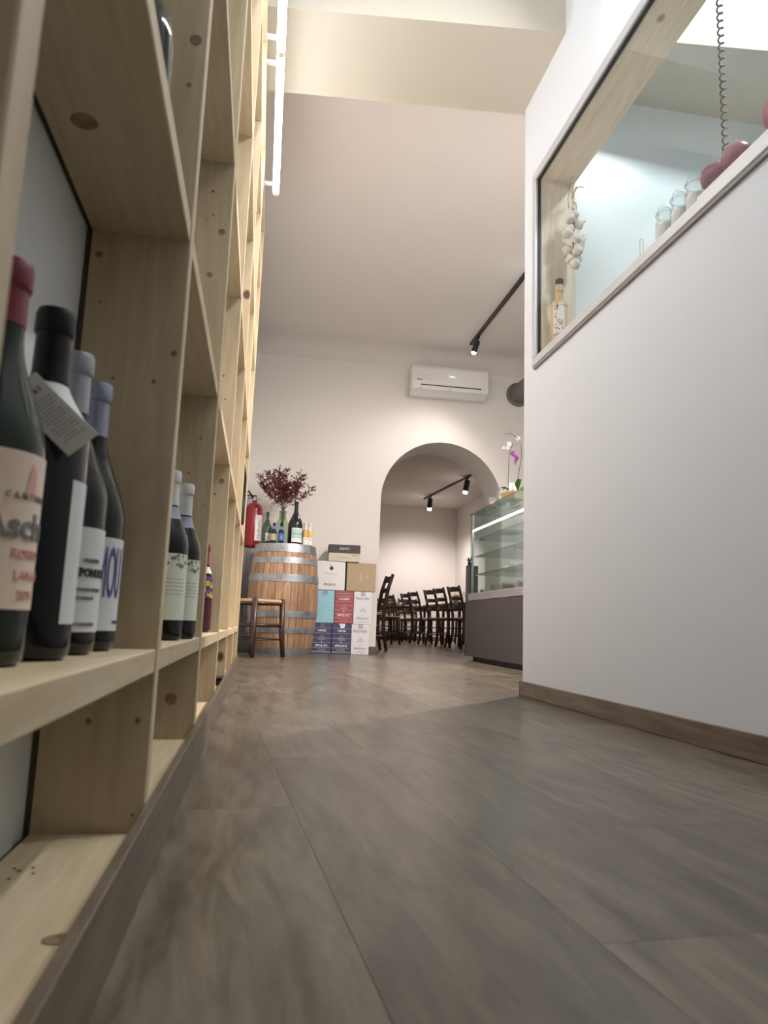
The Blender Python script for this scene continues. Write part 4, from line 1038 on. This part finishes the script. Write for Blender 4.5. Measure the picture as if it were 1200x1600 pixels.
for q_, (x, z) in enumerate([(-.022,.160),(-.016,.148),(-.024,.128),(-.018,.112),(-.024,.098),(-.012,.094),(-.020,.082),(.000,.088),(.010,.118),(-.014,.166),(.014,.152)]):
    s_ = .0035+.001*(q_ % 3); patch(('gold', 'green', 'white', 'dark')[q_ % 4], [(x-s_,z-s_*.6),(x+s_*.3,z-s_),(x+s_,z),(x+s_*.2,z+s_),(x-s_*.8,z+s_*.7)], 5)
r4 = random.Random(4)
# garlic braid
gb = thing('garlic_braid', 'hanging braid of white garlic bulbs tied with twine in the window corner', 'garlic', (1.372, 3.045, 2.0))
GW = plain('garlic_skin', (.70,.66,.60), .6, noise=.10, scale=30); TW = plain('twine', (.50,.36,.22), .8); DG = plain('dry_leaf_green', (.08,.09,.05), .8)
gp = [(.012,.01,.300),(-.018,-.01,.265),(.028,.0,.250),(-.012,.012,.225),(-.026,0,.195),(.026,.012,.185),(.004,-.020,.160),(.032,-.004,.150),(-.022,.01,.115),(.016,-.018,.100),(-.008,.004,.065),(.024,.008,.075),(.004,-.014,.035),(.028,-.004,.128)]
gprof = [(0,0),(.009,.001),(.018,.009),(.021,.019),(.017,.029),(.008,.037),(.004,.046),(.003,.055),(0,.055)]
for i, (x, y, z) in enumerate(gp):
    mb = MB(); n = 20; vs = []; fs = []
    for (r_, zz) in [(a_*1.28, b_*1.15) for a_, b_ in gprof]:
        for k in range(n):
            a = 2*pi*k/n; q = r_*(1+.06*cos(5*a)); vs.append((q*cos(a), q*sin(a), zz-.02))
    for ii in range(len(gprof)-1):
        for k in range(n): fs.append((ii*n+k, ii*n+(k+1) % n, (ii+1)*n+(k+1) % n, (ii+1)*n+k))
    o = mb.add(vs, fs).build('garlic_bulb', GW, gb, smooth=True); o.location = (x, y, z)
    o.rotation_euler = (r4.uniform(-.7, .7), (-1 if x > 0 else 1)*r4.uniform(.3, 1.1), r4.uniform(0, 3))
MB().tube(curve_pts([(.002,0,.04),(.006,.002,.12),(-.002,0,.2),(.004,0,.28),(.002,0,.33)], 6), [.005]*25, 6).build('braided_stalk', DG, gb)
for k, pts in enumerate(([(0,0,.32),(.002,0,.37),(.0,.002,.42),(-.004,.004,.46)], [(0,0,.39),(.012,0,.425),(.03,-.004,.445),(.058,-.006,.447)], [(0,0,.40),(.014,.004,.43),(.022,.0,.452)],
                         [(0,0,.41),(-.014,0,.42),(-.024,.0,.38),(-.020,0,.33)], [(.002,0,.36),(.016,0,.36),(.018,0,.33),(.008,0,.30)], [(0,0,.40),(0,0,.46),(-.002,0,.497)])):
    MB().tube(curve_pts(pts, 5), .003, 6).build('twine_end', TW, gb, smooth=True)
MB().tube(curve_pts([(-.006,.0,.385),(.007,.003,.388),(-.006,-.003,.394),(.007,0,.400),(-.004,0,.405)], 5), .0028, 6).build('twine_wrap', TW, gb)
MB().tube([(0,.078,.497),(0,0,.497)], .0022, 6).build('nail', M['satin'], gb)
# swing-top jars on the sill
def swing_jar(label, y):
    t = thing('swing_top_jar', label, 'jar', (1.285, y, SZ_), .3, 'clip jars on the window sill')
    MB().lathe([(0,0),(.032,0),(.036,.006),(.036,.085),(.030,.098),(.029,.110),(.033,.114),(.028,.114),(.026,.10),(.033,.083),(.033,.010),(0,.006)], 26).build('glass_body', M['jar'], t, smooth=True)
    MB().lathe([(.033,.1155),(.034,.120),(.024,.132),(0,.137)], 26).build('glass_lid', M['jar'], t, smooth=True)
    MB().lathe([(.034,.1142),(.0352,.1150),(.034,.1154)], 24).build('seal', plain('seal_grey', (.5,.5,.5), .5) if 'seal_grey' not in bpy.data.materials else bpy.data.materials['seal_grey'], t)
    MB().tube(curve_pts([(-.035,0,.100),(-.040,.0,.118),(-.022,0,.142),(.0,.0,.149),(.022,0,.142),(.040,0,.118),(.035,0,.090)], 5), .0013, 6).build('wire_clip', M['satin'], t)
    MB().lathe([(0,.0105),(.0325,.0105),(.0325,.075),(0,.078)], 20).build('contents', plain('white_sugar', (.82,.82,.80), .7) if 'white_sugar' not in bpy.data.materials else bpy.data.materials['white_sugar'], t)
    return t
swing_jar('clear clip-top glass jar on the sill, next to the red onions', 1.925)
swing_jar('clear clip-top glass jar on the sill, middle one of three', 2.010)
swing_jar('clear clip-top glass jar on the sill, lowest in view of the three', 2.100)
t = thing('small_wire_loop', 'thin brown wire loop peeping above the window sill', 'wire', (1.28, 2.255, SZ_))
MB().tube(curve_pts([(-.006,0,.0),(-.006,0,.10),(0,0,.113),(.006,0,.10),(.006,0,.0)], 6), .0010, 6).build('loop', M['terra'], t)
OM = wood('red_onion_skin', (.16,.04,.08), (.28,.10,.15), 'z', rough=.30, scale=9, stretch=6, rnd=.05)
oprof = [(0,0),(.012,.0),(.028,.006),(.038,.020),(.0415,.038),(.038,.056),(.026,.069),(.012,.076),(.006,.081),(.003,.088),(0,.089)]
tr = thing('onion_tray', 'low white tray under the red onions on the window sill', 'tray', (1.292, 1.67, SZ_))
MB().box(-.036, .036, -.26, .21, 0, .010).build('tray_base', M['whitep'], tr)
MB().box(-.036, -.032, -.26, .21, .0104, .040).box(.032, .036, -.26, .21, .0104, .040).box(-.0315, .0315, -.26, -.256, .0104, .040).box(-.0315, .0315, .206, .21, .0104, .040).build('tray_rim', M['whitep'], tr)
MB().box(-.0315, .0315, -.2555, .2055, .0104, .038).build('tray_liner', M['paper'], tr)
for lb, x, y, z, s_ in (('red onion beyond the clip jars, the lower of the two in the window', 1.292, 1.832, SZ_+.0405, 1.12), ('red onion behind the coiled cord in the window', 1.292, 1.733, SZ_+.0405, 1.08), ('red onion at the right edge of the picture in the window', 1.292, 1.545, SZ_+.0405, 1.25)):
    t = thing('red_onion', lb, 'onion', (x, y, z), 0, 'red onions in the window')
    MB().lathe([(a*s_, b*s_) for a, b in oprof], 22).build('onion_bulb', OM, t, smooth=True)
    MB().tube([(0,0,.0885*s_),(.002,.001,.096*s_)], .002, 5).build('dry_tip', TW, t)
# coiled black cord hanging from the kitchen ceiling
cc = thing('coiled_cord', 'black coiled cord hanging down in the kitchen window', 'cord', (1.55, 2.14, 2.0))
pts = []
for i in range(34*12+1):
    a = 2*pi*i/12; pts.append((.0095*cos(a), .0095*sin(a), i/12*.0315))
MB().tube(pts, .0034, 5).build('coil', M['black'], cc, smooth=True)
MB().tube([(0,0,1.08),(0,0,2.0)], .004, 6).build('straight_cable', M['black'], cc)
MB().tube([(0,0,0),(0,0,-.10)], .005, 6).build('cable_end', M['black'], cc)
# kitchen things behind the wall line

t = thing('small_plant', 'small dark green leafy plant on top of the dark end panel of the display counter', 'plant', (2.035, 7.005, .9255))
MB().lathe([(0,0),(.018,0),(.022,.035),(.019,.035),(.016,.005),(0,.004)], 16).build('pot_body', M['black'], t, angle=50)
r5 = random.Random(2); mb = MB()
for k in range(14):
    a = r5.uniform(0, 2*pi); e = r5.uniform(.6, 1.3); l_ = r5.uniform(.05, .09); d = Vector((cos(a)*cos(e), sin(a)*cos(e), sin(e))); p0 = Vector((0, 0, .03)); sd = Vector((-sin(a), cos(a), 0))*.011
    mb.add([p0, p0+d*l_*.5+sd, p0+d*l_, p0+d*l_*.5-sd], [(0,1,2),(0,2,3)])
tag(mb.build('leaves', plain('plant_green', (.03,.16,.05), .5), t), kind='stuff')
